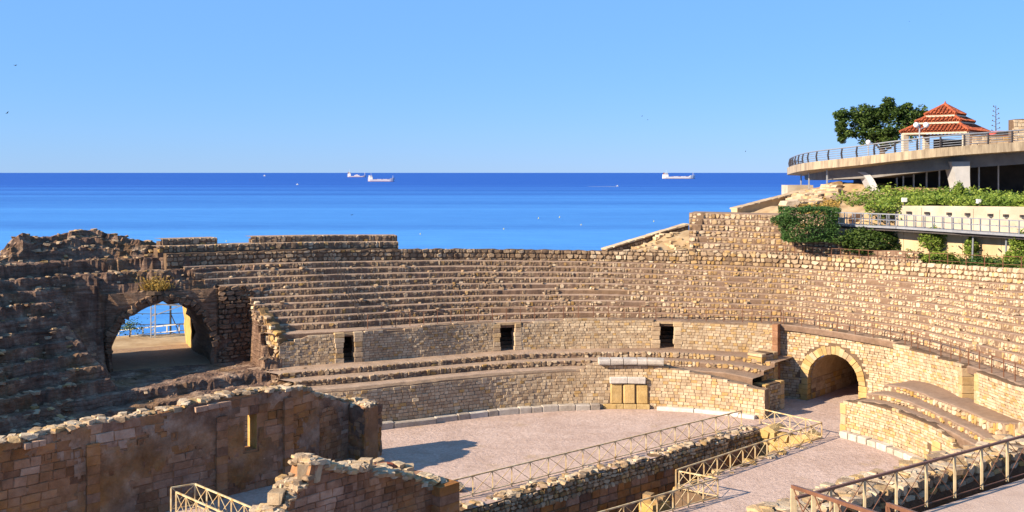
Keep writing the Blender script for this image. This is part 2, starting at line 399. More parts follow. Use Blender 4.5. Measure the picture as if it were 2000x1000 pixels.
def lay(path, zb, zt, ch, sl, gap=0.02, depth=0.22, proud=0.05, tone=None, s0=0, s1=None, irr=0.25, tiltj=0.0, hole=None, edge=0.7, drop=0.0):
    zb, zt = K(zb), K(zt); s1 = path.L if s1 is None else s1; st = []; tone = tone or tone_std()
    tmax = max(zt(s) - zb(s) for s in np.linspace(s0, s1, 60)); t = 0.0
    while t < tmax:
        h = ch * rnd.uniform(1 - irr, 1 + irr); s = s0 + rnd.uniform(0, sl * .5) * 0
        first = True
        while s < s1 - 0.05:
            L = sl * rnd.uniform(1 - 1.6 * irr, 1 + 1.8 * irr)
            if first: L *= rnd.uniform(.5, 1.2); first = False
            if s + L > s1: L = s1 - s
            c = s + L / 2; z0 = zb(c)
            if z0 + t + h * edge <= zt(c) and L > 0.06 and not (hole and hole(c, z0 + t + h / 2, L, h)) and rnd.random() >= drop:
                pr = proud * rnd.uniform(.3, 1.5)
                x, y = path.xy(c, pr - depth / 2); tx, ty = path.tan(c); ang = math.atan2(ty, tx)
                st.append((x, y, z0 + t + h / 2, ang, L - gap, depth, h - gap, tone(x, y, z0 + t), rnd.uniform(-tiltj, tiltj)))
            s += L
        t += h
    return st
def lay_fit(path, zb, zt, sl=.36, gap=.02, depth=.26, proud=.06, tone=None, hole=None, drop=0.0, one=.35, tiltj=.08, s0=0, s1=None):
    """stones filling a riser from foot to edge, one or two high"""
    st = []; s = s0; s1 = path.L if s1 is None else s1; tone = tone or tone_std()
    while s < s1 - .05:
        L = min(sl * rnd.uniform(.55, 1.5), s1 - s); c = s + L / 2; b, tp = zb(c), zt(c); h = tp - b; s += L
        if h < .1 or L < .06: continue
        k = rnd.uniform(.36, .64); parts = [(0, 1.0)] if rnd.random() < one else [(0, k), (k, 1.0)]
        tx, ty = path.tan(c); ang = math.atan2(ty, tx)
        for a, e in parts:
            z = b + h * (a + e) / 2
            if (hole and hole(c, z, L, h)) or rnd.random() < drop: continue
            x, y = path.xy(c, proud * rnd.uniform(.2, 1.6) - depth / 2)
            st.append((x, y, z, ang, L * rnd.uniform(.9, 1.04) - gap, depth, h * (e - a) * rnd.uniform(.92, 1.06) - gap, tone(x, y, z), rnd.uniform(-tiltj, tiltj)))
    return st
def core(name, path, zb, zt, thick, mat, parent, s0=0, s1=None, step=0.4, topj=0.05, tone=(0.45, 0, 0), topmat=None, front=0.0):
    """solid wall body behind the face stones: front, top, back and ends"""
    zb, zt = K(zb), K(zt); s1 = path.L if s1 is None else s1; n = max(2, int((s1 - s0) / step) + 1)
    V = []
    for i in range(n):
        s = s0 + (s1 - s0) * i / (n - 1); x0, y0 = path.xy(s, front); x1, y1 = path.xy(s, -thick)
        b = zb(s); tp = max(zt(s) + rnd.uniform(-topj, topj), b + 0.05)
        xm, ym = (x0 + x1) / 2, (y0 + y1) / 2
        V += [(x0, y0, b), (x0, y0, tp), (xm, ym, tp + rnd.uniform(0, topj)), (x1, y1, tp), (x1, y1, b)]
    m = MB(); m.grid(V, n, 5, tone)
    m.f.append((0, 1, 2, 3, 4)); e = (n - 1) * 5; m.f.append((e + 4, e + 3, e + 2, e + 1, e))
    return m.build(name, mat, parent)
# ------------------------------------------------------------------ plan of the arena: polar curves round C
C = (3.0, 56.0)
PHI = np.linspace(R_(-40), R_(195), 941)
def curve(tab):
    a = np.array(sorted(tab)); r = np.interp(PHI, np.radians(a[:, 0]), a[:, 1]); k = np.exp(-np.linspace(-2, 2, 41) ** 2); k /= k.sum()
    return np.convolve(np.pad(r, 20, 'edge'), k, 'valid')
RP = curve([(-40, 21.6), (5, 21.7), (15, 21.8), (23.7, 21.8), (40, 21.5), (53.6, 20.9), (68, 20.0), (82.6, 18.75), (97, 17.7), (112, 17.0), (124, 16.9), (137, 17.8), (145.4, 19.6), (162, 22.6), (182, 27), (195, 29)])
RG = curve([(-40, 25), (-1, 25), (14.8, 25.4), (25, 27.2), (34.2, 28.65), (44, 28.4), (51.7, 28.0), (60, 26.3), (69, 25.0), (83, 23.7), (97.6, 22.7), (115, 22.1), (130, 22.6), (141, 25.0), (160, 28.5), (175, 32), (195, 34)])
def Rp(f): return float(np.interp(f, PHI, RP))
def Rg(f): return float(np.interp(f, PHI, RG))
WT = 6.3
def pol(f, r): return C[0] + r * math.cos(f), C[1] + r * math.sin(f)
def pxy(x, y, z): s = FOC / y; return 1000 + x * s, HY + (H - z) * s
def zfit(R, samples, smooth=31):
    """height along a curve so that its edge runs where the photo shows it"""
    s = np.array(sorted(samples), float); X = C[0] + R * np.cos(PHI); Y = C[1] + R * np.sin(PHI)
    px = 1000 + X * FOC / Y; y = np.interp(px, s[:, 0], s[:, 1]); z = H - (y - HY) * Y / FOC
    k = np.ones(smooth) / smooth; return np.convolve(np.pad(z, smooth // 2, 'edge'), k, 'valid')
def phi_at(R, px):
    """angle on curve R that shows at photo column px"""
    X = C[0] + R * np.cos(PHI); Y = C[1] + R * np.sin(PHI); c = 1000 + X * FOC / Y; ok = (PHI > R_(-12)) & (PHI < R_(172))
    o = np.argsort(c[ok]); return float(np.interp(px, c[ok][o], PHI[ok][o]))
ZL = zfit(RG, [(0, 800), (345, 745), (545, 718), (690, 708), (1000, 684), (1150, 681), (1300, 680), (1490, 690), (1740, 738), (1875, 774), (2000, 827)])
ZG = zfit(RG, [(0, 720), (500, 655), (690, 646), (900, 633), (1000, 629), (1150, 625), (1300, 627), (1525, 633), (1640, 650), (1740, 668), (1880, 713), (2000, 757)])
ZT = zfit(RG + WT, [(0, 548), (300, 523), (500, 515), (640, 511), (900, 508), (1150, 511), (1330, 516), (1525, 523), (1750, 538), (2000, 557)])
def zl(f): return float(np.interp(f, PHI, ZL))
def zg(f): return float(np.interp(f, PHI, ZG))
def zt_(f): return float(np.interp(f, PHI, ZT))
def arc(R, f0, f1, n=None):
    """path from the left (large angle) to the right (small angle)"""
    n = n or max(8, int(abs(f0 - f1) * 60)); fs = np.linspace(f0, f1, n); pts = [pol(f, float(np.interp(f, PHI, R))) for f in fs]
    p = Path(pts); p.phi = lambda s, p=p, fs=fs: float(np.interp(s, p.s, fs)); return p

# ------------------------------------------------------------------ sea, arena floor, ground
SEA = -15.0
m = MB(); m.add([(-90000, 60, SEA), (90000, 60, SEA), (90000, 120000, SEA), (-90000, 120000, SEA)], [(0, 1, 2, 3)])
struct(m.build('sea', 'sea'), 'deep blue sea with pale wind streaks reaching the horizon')
TL0, TL1 = Vector((-17.0, 39.4)), Vector((16.9, 69.0))               # far edge of the trench
tdir = (TL1 - TL0).normalized()
def tl_at(x): return TL0 + tdir * ((x - TL0.x) / tdir.x)
TR = [Vector((19.9, 66.3)), Vector((8.9, 56.0)), Vector((10.9, 54.1)), Vector((5.2, 50.4)), Vector((-9.0, 37.5))]
poly = [TL0, TL1] + TR + [Vector((-9.0, 18)), Vector((70, 18)), Vector((70, 84)), Vector((-60, 84)), Vector((-60, 18)), Vector((-17, 18))]
def flat_poly(name, pts, z, mat, zb=None):
    tri = tessellate_polygon([[Vector((p[0], p[1], 0)) for p in pts]]); m = MB()
    m.add([(p[0], p[1], z) for p in pts], [tuple(t) for t in tri])
    if zb is not None:
        n = len(pts); m.add([(p[0], p[1], z) for p in pts] + [(p[0], p[1], zb) for p in pts], [(i, (i + 1) % n, n + (i + 1) % n, n + i) for i in range(n)])
    bmm = m.build(name, mat); me = bmm.data; b = bmesh.new(); b.from_mesh(me); bmesh.ops.recalc_face_normals(b, faces=b.faces); b.to_mesh(me); b.free(); return bmm
struct(flat_poly('arena_floor', poly, 0.0, 'sand'), 'pinkish beige sand floor of the arena')
struct(flat_poly('trench_floor', [(-20, 30), (-20, 45), (22, 75), (24, 60), (-8, 30)], -3.3, 'soil'), 'bare floor of the sunken trench')

# ------------------------------------------------------------------ sunken trench walls
tp = Path([(*TL0,), (*TL1,)])
t = thing('trench_wall', 'long rubble wall of the sunken trench under the arena railing, in shade', 'wall', (*TL0, 0))
def ztr(s): return 0.02 + 0.18 * fbm(s * 0.5, 3.3) + 0.10 * n2(s * 2.1, 8)
core('wall_body', tp, -3.3, lambda s: ztr(s) - .04, 0.9, 'mortar', t, topj=0.06, tone=(0.5, 0.1, 0))
low = lay(tp, -3.3, -1.0, 0.52, 0.78, 0.03, 0.4, 0.06, tone_std(0.5, 0.2, 0.1, 0.6), irr=0.2, s0=12)
top = lay(tp, -1.0, lambda s: ztr(s) + .05, 0.24, 0.34, 0.02, 0.34, 0.08, tone_std(0.15, 0.1, .2, .9), irr=0.35, tiltj=.12, s0=12)
put_stones(t, low, 'brick', 'church', 'block', 'far_blocks', 150)
put_stones(t, top, 'rubble', 'rubble', 'stone', 'small_stones', 250)
cap = []
for i in range(260):
    s = rnd.uniform(13, tp.L - .2); x, y = tp.xy(s, -rnd.uniform(.05, .85)); d = rnd.uniform(.15, .42)
    cap.append((x, y, ztr(s) + d * .1, rnd.uniform(0, 6), d * 1.2, d, d * .6, (rnd.uniform(.3, 1), rnd.choice([0, 0, .4]), 0), rnd.uniform(-.2, .2)))
put_stones(t, cap, 'rubble', 'rubble', 'cap_stone', 'small_cap_stones', 60)
rp = Path([(p.x, p.y) for p in TR[:2]][::-1])
t = thing('trench_wall', 'near low rubble edge of the trench under the cream railing', 'wall', (*TR[1], 0))
rpR = Path([(p.x, p.y) for p in TR[:2]])
core('wall_body', rpR, -3.3, -0.02, 0.5, 'mortar', t, topj=0.03)
ed = []
for i in range(120):
    s = rnd.uniform(0.1, rpR.L - .1); x, y = rpR.xy(s, -rnd.uniform(-.25, .55)); d = rnd.uniform(.15, .5)
    ed.append((x, y, rnd.uniform(-.35, .02), rnd.uniform(0, 6), d * 1.4, d, d * .6, (rnd.uniform(.2, .9), rnd.choice([0, .5, .9]), 0), rnd.uniform(-.2, .2)))
put_stones(t, ed, 'rubble', 'rubble', 'stone', 'small_stones', 90)
t = thing('trench_wall', 'side wall of the trench below the short corner railing', 'wall', (*TR[2], 0))
core('wall_body', Path([(p.x, p.y) for p in TR[2:]]), -3.3, -0.03, 0.5, 'mortar', t, topj=0.02)
core('wall_body', Path([(p.x, p.y) for p in TR[1:3]]), -3.3, -0.05, 0.5, 'mortar', t, topj=0.02)
# orange rock at the far end of the trench
t = thing('trench_end', 'orange block masonry closing the far end of the trench', 'masonry', (18.2, 67.6, 0))
ep = Path([(16.4, 68.9), (19.7, 66.1)])
core('wall_body', ep, -3.3, lambda s: -.1 + .25 * math.sin(s * 2.2), 1.6, 'slab', t, topj=.12, step=.3)
put_stones(t, lay(ep, -3.3, -0.05, .5, .8, .04, .5, .16, lambda *a: (rnd.uniform(.2, .8), .5, 0), irr=.3, tiltj=.08), 'rubble', 'slab', 'block', 'small_blocks', 60)
# stone pier standing in the trench
t = thing('stone_pier', 'tall ochre stone pier standing in the trench by the corner railing', 'pier', (7.4, 53.2, -3.3))
for i in range(7):
    m = MB(); m.box((7.4 + rnd.uniform(-.04, .04), 53.0 + rnd.uniform(-.04, .04), -3.3 + .5 * i + .25), (1.25 + rnd.uniform(-.06, .06), 1.0, .485), .65, (rnd.uniform(.3, .9), rnd.choice([.3, .9]), 0)); m.build('block', 'slab', t)
for dx, dy, d in ((-.3, .3, .5), (.35, .1, .38), (.1, -.3, .3)):
    m = MB(); m.box((7.4 + dx, 53 + dy, .2 + d * .3), (d, d * .9, d * .6), dx * 7, (.35, .4, .3)); m.build('top_stone', 'rubble', t)

# ------------------------------------------------------------------ back podium wall
fL, fR = R_(158), phi_at(RP, 1494)
pp = arc(RP, fL, fR, 160)
def zpod(s):
    px = pxy(*pp.xy(s), 2.5)[0]
    b = 2.78 if px < 1130 else (2.78 + (px - 1130) / 30 * .45 if px < 1165 else (3.2 if px < 1300 else max(2.05, 3.1 - (px - 1300) / 190 * 1.1)))
    return b + .05 * n2(s * .8, 1.1)
t = thing('podium_wall', 'curved brick podium wall at the back of the arena below the lower seats', 'wall', (*pp.xy(pp.L * .6), 0))
core('wall_body', pp, -.3, lambda s: zpod(s) - .02, .7, 'mortar_l', t, topj=.02)
trib = (phi_at(RP, 1191), phi_at(RP, 1267))
sv = [s for s in np.linspace(0, pp.L, 800) if trib[1] < pp.phi(s) < trib[0]]; tr0, tr1 = min(sv), max(sv)
def tone_w(x, y, z):
    px = 1000 + x * FOC / y; o = .10 + (.15 if px > 1250 else 0); g = rnd.uniform(.25, .8) if rnd.random() < o else 0
    return (rnd.uniform(.42, 1.0), g, rnd.uniform(.15, .4) if (px < 1100 and rnd.random() < .25 and z < 1.5) else 0)
st = lay(pp, 0, zpod, .215, .36, .02, .2, .035, tone_w, irr=.22, hole=lambda s, z, L, h: tr0 < s < tr1 and z < 2.0)
put_stones(t, st, 'brick', 'brick', 'brick', 'small_bricks', 300)
# cornice blocks lying along the wall top
t = thing('cornice', 'row of grey marble cornice blocks on the podium wall above the ochre slabs', 'cornice', (*pp.xy(tr0), 3.2))
a0, a1 = phi_at(RP, 1168), phi_at(RP, 1297); q = arc(RP, a0, a1, 20); s = 0
for Lk in (.24, .26, .28, .2, .34):
    L = Lk * q.L * .76; c = s + L / 2; x, y = q.xy(c, -.05); tx, ty = q.tan(c); m = MB()
    prof = [(-.42, 0), (-.5, .12), (-.5, .3), (-.4, .42), (.3, .44), (.3, 0)]
    vs = []
    for e in (-L / 2 + .035, L / 2 - .035):
        for yy, zz in prof: vs.append((x + tx * e - ty * yy, y + ty * e + tx * yy, 3.22 + zz + rnd.uniform(-.015, .015)))
    m.add(vs, [tuple(range(6)), tuple(range(6, 12))[::-1]] + [(i, 6 + i, 6 + (i + 1) % 6, (i + 1) % 6) for i in range(6)], (rnd.uniform(.4, .9), 0, rnd.uniform(.1, .4)))
    m.build('cornice_block', 'marble', t); s += L
# tribune of three ochre slabs
q = arc(RP, trib[0], trib[1], 12)
t = thing('tribune', 'three upright ochre slabs under a marble lintel set in the podium wall', 'tribune', (*q.xy(q.L / 2), 0))
def blk(parent, name, c, z0, z1, L, off, dep, mat, tone, bev=.04, qq=None):
    qq = qq or q; x, y = qq.xy(c, off - dep / 2); tx, ty = qq.tan(c); m = MB(); m.box((x, y, (z0 + z1) / 2), (L, dep, z1 - z0), math.atan2(ty, tx), tone); o = m.build(name, mat, parent)
    b = bmesh.new(); b.from_mesh(o.data); bmesh.ops.bevel(b, geom=list(b.edges), offset=bev, segments=1, affect='EDGES')
    for v in b.verts: v.co += Vector((rnd.uniform(-.012, .012), rnd.uniform(-.012, .012), rnd.uniform(-.012, .012)))
    b.to_mesh(o.data); b.free(); return o
for i in range(3): blk(t, 'slab', q.L * (i + .5) / 3, .36, 1.84 - .04 * i, q.L / 3 - .09, .16 + .05 * (i % 2), .4, 'slab', (rnd.uniform(.4, .8), .45, 0), .07)
for i in range(2): blk(t, 'lintel', q.L * (.22 + .47 * i), 1.86, 2.32, q.L * .46, .34, .6, 'marble', (.75, 0, .1))
for i in range(3): blk(t, 'base_block', q.L * (i * .34 + .18), -.02, .345, q.L * .335, .3, .5, 'slab', (.5, .1, 0))
blk(t, 'base_block', -.55, -.02, .34, .95, .3, .5, 'slab', (.4, .3, 0))
# kerb stones
t = thing('kerb', 'line of worn marble kerb stones along the foot of the back podium wall', 'kerb', (*pp.xy(pp.L * .5), 0))
s = pp.L * .12; k2 = arc(RP - .32, fL, fR, 160); e0 = tr0 - 1.3
while s < e0:
    L = rnd.uniform(.9, 2.3) * (1.4 if s < e0 * .55 else .8); L = min(L, e0 - s + .2); hh = rnd.uniform(.36, .46)
    blk(t, 'kerb_stone', s + L / 2, -.05, hh, L - .03, .2, .6, 'marble', (rnd.uniform(.3, .8), .1, rnd.uniform(0, .4)), .05, k2); s += L
s = tr1 + .2
while s < k2.L - .8:
    L = rnd.uniform(2.4, 3.4); L = min(L, k2.L - .5 - s)
    blk(t, 'kerb_stone', s + L / 2, -.05, .24, L - .04, .2, .6, 'marble', (rnd.uniform(.8, 1), 0, 0), .04, k2); s += L

# ------------------------------------------------------------------ seating rows
def seat_row(name, R, f0, f1, zb, zt, tread, mat, parent, edge=.05, ero=0.0, seed=0.0, dphi=None):
    """a riser and its tread as one solid step with an uneven edge"""
    n = max(6, int(abs(f0 - f1) * 26 / .35)); V = []; tn = []
    for i in range(n):
        f = f0 + (f1 - f0) * i / (n - 1); r = R(f); u = f * 26
        e = n2(u * .9, seed) * edge + n2(u * 3.1, seed + 9) * edge * .6
        er = max(0, fbm(u * .22, seed * 1.7 + 5) - .12) * ero * (1 if f > R_(70) else .35)
        zb_, zt_k = zb(f), zt(f); zt2 = zt_k + n2(u * 1.3, seed + 4) * edge * .6 - er * (zt_k - zb_)
        x0, y0 = pol(f, r + e + er * .5); x1, y1 = pol(f, r + .10 + e + er * .7); x2, y2 = pol(f, r + tread(f) + .25); xm, ym = pol(f, r + tread(f) * .5)
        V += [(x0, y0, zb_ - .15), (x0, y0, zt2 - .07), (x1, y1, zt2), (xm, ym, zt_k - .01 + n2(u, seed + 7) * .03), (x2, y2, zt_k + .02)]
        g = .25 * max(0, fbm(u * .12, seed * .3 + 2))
        lf = .35 if f > R_(78) else 0; tn += [(.15, g, 0), (.25, g, 0), (.7 + lf, g, 0), (.5 + lf, g, 0), (.45 + lf, g, 0)]  # left treads lightened, painting in the raking sun on their tops
    m = MB(); m.grid(V, n, 5, tones=tn); return m.build(name, mat, parent)
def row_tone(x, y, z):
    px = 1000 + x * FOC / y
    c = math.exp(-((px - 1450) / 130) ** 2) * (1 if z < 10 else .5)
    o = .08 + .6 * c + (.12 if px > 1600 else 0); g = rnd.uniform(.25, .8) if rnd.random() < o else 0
    lo = .15 if px < 1300 else .5 - .25 * c; hi = (.6 if rnd.random() < .9 else .95) if px < 1150 else 1.0  # riser stones left of centre toned darker, their turn from the sun painted in
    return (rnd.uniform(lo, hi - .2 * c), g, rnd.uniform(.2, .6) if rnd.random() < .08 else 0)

# two low rubble rows above the podium
t = thing('lower_seats', 'two low rubble seat rows between the podium and the gallery wall', 'seats', (*pol(R_(95), Rp(R_(95)) + 1), 2.8))
def frac(a): return lambda f: Rp(f) + .7 + (Rg(f) - Rp(f) - .7) * a
fl2, fr2 = phi_at(RP + 2, 582), phi_at(RP + 2, 1478)
def zpf(f): return min(2.78, zl(f) - .6)
rr = [(frac(0.02), lambda f: zpf(f) - .3, lambda f: zpf(f), .34), (frac(.30), lambda f: zpf(f), lambda f: zpf(f) + (zl(f) - zpf(f)) * .52, .3), (frac(.58), lambda f: zpf(f) + (zl(f) - zpf(f)) * .5, lambda f: zl(f) + .02, .5)]
for i, (R, b, tp_, fr) in enumerate(rr):
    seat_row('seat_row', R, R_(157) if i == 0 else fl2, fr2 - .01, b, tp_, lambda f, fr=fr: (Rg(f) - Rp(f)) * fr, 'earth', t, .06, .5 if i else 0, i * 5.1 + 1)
st = []
for i in (1, 2):
    R, b, tp_, fr = rr[i]; q = Path([pol(f, R(f)) for f in np.linspace(fl2, fr2, 140)]); fs = np.linspace(fl2, fr2, 140); ph = lambda s, q=q, fs=fs: float(np.interp(s, q.s, fs))
    st += lay_fit(q, lambda s: b(ph(s)), lambda s: tp_(ph(s)) + .02, .34, .015, .26, .06, row_tone, drop=.1, tiltj=.12)
put_stones(t, st, 'rubble', 'rubble', 'stone', 'small_stones', 300)

# gallery wall with three doorways
def gal_segment(px0, px1, label, topf=None, cat='wall', dark=0):
    f0, f1 = phi_at(RG, px0), phi_at(RG, px1); q = arc(RG, f0, f1)
    t = thing('gallery_wall', label, cat, (*q.xy(q.L / 2), zl((f0 + f1) / 2)))
    def zt(s):
        px = pxy(*q.xy(s), 5)[0]; d = topf(px) if topf else 0
        return zg(q.phi(s)) + .04 * n2(s * .7, px0) + d
    core('wall_body', q, lambda s: zl(q.phi(s)) - .3, lambda s: zt(s) - .03, .8, 'mortar_l', t, topj=.02)
    put_stones(t, lay(q, lambda s: zl(q.phi(s)), zt, .195, .33, .018, .2, .03, tone_w, irr=.2), 'brick', 'brick', 'brick', 'small_bricks', 300)
    return t, q
def steps(lst):
    def f(px):
        v = lst[0][1]
        for a, b in lst:
            if px >= a: v = b
        return v
    return f
gal_segment(545, 659, 'leftmost short piece of gallery brick wall with a stepped broken top', steps([(0, -.75), (556, -.55), (580, -.35), (600, -.2), (640, -.15), (655, -.3)]))
gal_segment(706, 966, 'long gallery brick wall between the left and middle doorways', steps([(0, -.25), (712, -.05), (750, -.15), (788, -.05), (826, .05), (960, .05)]))
gal_segment(1016, 1277, 'gallery brick wall between the middle and right doorways', steps([(0, -.3), (1022, -.1), (1040, 0), (1100, .1)]))
gal_segment(1329, 1521, 'gallery brick wall between the right doorway and the entrance arch')
def doorway(px0, px1, label, head=1.95, lint=False):
    f0, f1 = phi_at(RG, px0), phi_at(RG, px1); q = arc(RG, f0, f1, 8); fm = (f0 + f1) / 2; z0 = zl(fm)
    t = thing('doorway', label, 'doorway', (*q.xy(q.L / 2), z0)); L = q.L
    for e, nm in ((-.02, 'jamb'), (L + .02, 'jamb')):
        nb = 6
        for k in range(nb):
            hh = (zg(fm) - z0 - .1) / nb; blk(t, 'jamb_block', e + (-.42 if e < .4 else .42) * rnd.uniform(.75, 1.05), z0 + k * hh + .008, z0 + (k + 1) * hh - .008, .62 * rnd.uniform(.8, 1.2), .05, .9, 'brick', (rnd.uniform(.3, .8), .4 if rnd.random() < .25 else 0, 0), .03, q)
    for e in (-.06, L + .06):
        x0, y0 = q.xy(e, -.8); x1, y1 = q.xy(e, -5.0); m = MB()
        dx, dy = q.tan(L / 2); sgn = -1 if e < .4 else 1
        m.add([(x0, y0, z0), (x1, y1, z0), (x1, y1, zg(fm) - .3), (x0, y0, zg(fm) - .3)] + [(x0 + dx * .3 * sgn, y0 + dy * .3 * sgn, z0), (x1 + dx * .3 * sgn, y1 + dy * .3 * sgn, z0), (x1 + dx * .3 * sgn, y1 + dy * .3 * sgn, zg(fm) - .3), (x0 + dx * .3 * sgn, y0 + dy * .3 * sgn, zg(fm) - .3)],
              [(0, 1, 2, 3), (7, 6, 5, 4), (0, 4, 5, 1), (2, 6, 7, 3), (1, 5, 6, 2), (0, 3, 7, 4)], (.4, 0, 0)); m.build('passage_wall', 'mortar', t)
    for k in range(8):
        x, y = q.xy(L / 2, -1.2 - k * .45); tx, ty = q.tan(L / 2); m = MB(); m.box((x, y, z0 + .1 + k * .26), (L + .1, .5, .28), math.atan2(ty, tx)); m.build('step', 'mortar', t)
    x, y = q.xy(L / 2, -1.9); tx, ty = q.tan(L / 2); m = MB(); m.box((x, y, min(z0 + 2.15, zg(fm) - .28)), (L + .5, 3.4 if lint else 2.4, .2), math.atan2(ty, tx)); m.build('passage_roof', 'mortar', t)
    x, y = q.xy(L / 2, -.45); m = MB(); m.box((x, y, min(z0 + head + .1, zg(fm) - .14)), (L + .5, .8, .16), math.atan2(ty, tx), (.5, .2, .2)); m.build('lintel', 'brick', t)
    return t
doorway(663, 700, 'narrow dark doorway at the left end of the gallery wall')
doorway(970, 1012, 'middle dark doorway in the gallery wall')
doorway(1281, 1324, 'right dark square doorway in the gallery wall, nearest the arch', lint=True)

# upper seats
NR = 10
t = thing('upper_seats', 'ten curved stone seat rows rising behind the gallery wall', 'seats', (*pol(R_(90), Rg(R_(90)) + 2), 5.8))
fE = R_(-14); st = []
stop = {}
LEFTPX = [520, 512, 506, 500, 496, 490, 470, 430, 400, 380, 360]
for k in range(NR + 1):
    a = k / NR; wk = 1.1 + (WT - 1.1) * a
    Rk = lambda f, wk=wk: Rg(f) + wk
    zb = lambda f, k=k: zg(f) + (zt_(f) - zg(f)) * max(0, (k - 1)) / NR - (.1 if k == 0 else 0)
    zt = lambda f, k=k: zg(f) + (zt_(f) - zg(f)) * k / NR
    f0 = phi_at(RG + wk, LEFTPX[k])
    if k == 0: seat_row('walkway', lambda f: Rg(f) + .3, f0, fE, lambda f: zg(f) - .3, lambda f: zg(f) - .02, lambda f: 1.2, 'earth', t, .03, 0, .3); continue
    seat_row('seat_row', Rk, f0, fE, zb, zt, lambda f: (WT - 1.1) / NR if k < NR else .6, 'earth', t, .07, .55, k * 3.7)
    fs = np.linspace(f0, fE, 260); q = Path([pol(f, Rk(f)) for f in fs]); ph = lambda s, q=q, fs=fs: float(np.interp(s, q.s, fs))
    def tone_k(x, y, z): return row_tone(x, y, z)
    def eh(s, z, L, h, k=k, ph=ph): return fbm(ph(s) * 26 * .22, k * 3.7 * 1.7 + 5) > (.22 if ph(s) > R_(70) else .42)
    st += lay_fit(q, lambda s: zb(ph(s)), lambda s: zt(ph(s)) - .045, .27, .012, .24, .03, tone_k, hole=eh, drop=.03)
put_stones(t, st, 'rubble', 'rubble', 'stone', 'small_stones', 300)
# loose rubble lying on the treads
lo = []
for i in range(170):
    f = rnd.uniform(R_(10), phi_at(RG + 4, 500)); k = rnd.randrange(1, NR); wk = 1.1 + (WT - 1.1) * k / NR + rnd.uniform(.1, .45); d = rnd.uniform(.1, .3)
    x, y = pol(f, Rg(f) + wk); z = zg(f) + (zt_(f) - zg(f)) * k / NR; lo.append((x, y, z + d * .2, rnd.uniform(0, 6), d * 1.3, d, d * .7, row_tone(x, y, z), rnd.uniform(-.3, .3)))
merge_stones('loose_stones', lo, 'rubble', 'rubble', t)

# rubble parapet wall on top
def top_wall(px0, px1, h, label, w=0.0, base=None):
    RR = RG + WT + .55 + w; f0 = phi_at(RR, px0); f1 = phi_at(RR, px1) if px1 < 2100 else fE; q = arc(RR, f0, f1, 120)
    t = thing('rubble_wall', label, 'wall', (*q.xy(q.L / 2), zt_((f0 + f1) / 2)))
    zb = lambda s: zt_(q.phi(s)) + (base or 0); hh = K(h)
    zz = lambda s: zb(s) + hh(s if not callable(h) else pxy(*q.xy(s), 10)[0]) + .07 * n2(s * 1.1, px0) + .05 * n2(s * 3, 2)
    core('wall_body', q, lambda s: zb(s) - .4, lambda s: zz(s) - .05, .55, 'mortar', t, topj=.04)
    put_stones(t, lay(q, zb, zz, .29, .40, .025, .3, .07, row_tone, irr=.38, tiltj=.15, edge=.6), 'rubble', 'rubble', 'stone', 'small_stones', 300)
top_wall(325, 782, lambda px: .95, 'left stretch of the rubble parapet below the two extra rows')
top_wall(782, 1345, lambda px: .92 + max(0, (px - 1150) / 200) * .25, 'middle stretch of the rubble parapet with the sea right behind it')
top_wall(1345, 3000, lambda px: 1.0, 'right stretch of the rubble parapet below the stepped block and shrubs')
def extra(px0, px1, k, label):
    RR = RG + WT + .55 + .75 * k; f0, f1 = phi_at(RR, px0), phi_at(RR, px1); t = thing('top_row', label, 'seats', (*pol((f0 + f1) / 2, Rg((f0 + f1) / 2) + WT + .75 * k), 11))
    R = lambda f: float(np.interp(f, PHI, RR)); base = lambda f: zt_(f) + .95 + .48 * (k - 1); topz = lambda f: base(f) + .5
    o = seat_row('seat_row', R, f0, f1, lambda f: base(f) - .2, topz, lambda f: .7, 'earth', t, .06, .3, k * 7.7 + px0)
    q = arc(RR, f0, f1, 60); core('backing', q, lambda s: zt_(q.phi(s)) - .4, lambda s: base(q.phi(s)) + .3, 1.0, 'mortar', t, front=-.2, topj=.02)
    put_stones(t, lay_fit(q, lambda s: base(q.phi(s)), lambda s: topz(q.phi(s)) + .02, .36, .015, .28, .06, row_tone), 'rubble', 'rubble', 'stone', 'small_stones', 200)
extra(310, 778, 1, 'first extra rubble row on top of the left parapet, against the sea')
extra(490, 776, 2, 'topmost short rubble row at the left with a clean right end')
extra(315, 425, 2, 'topmost short rubble row beside the ruined mound')
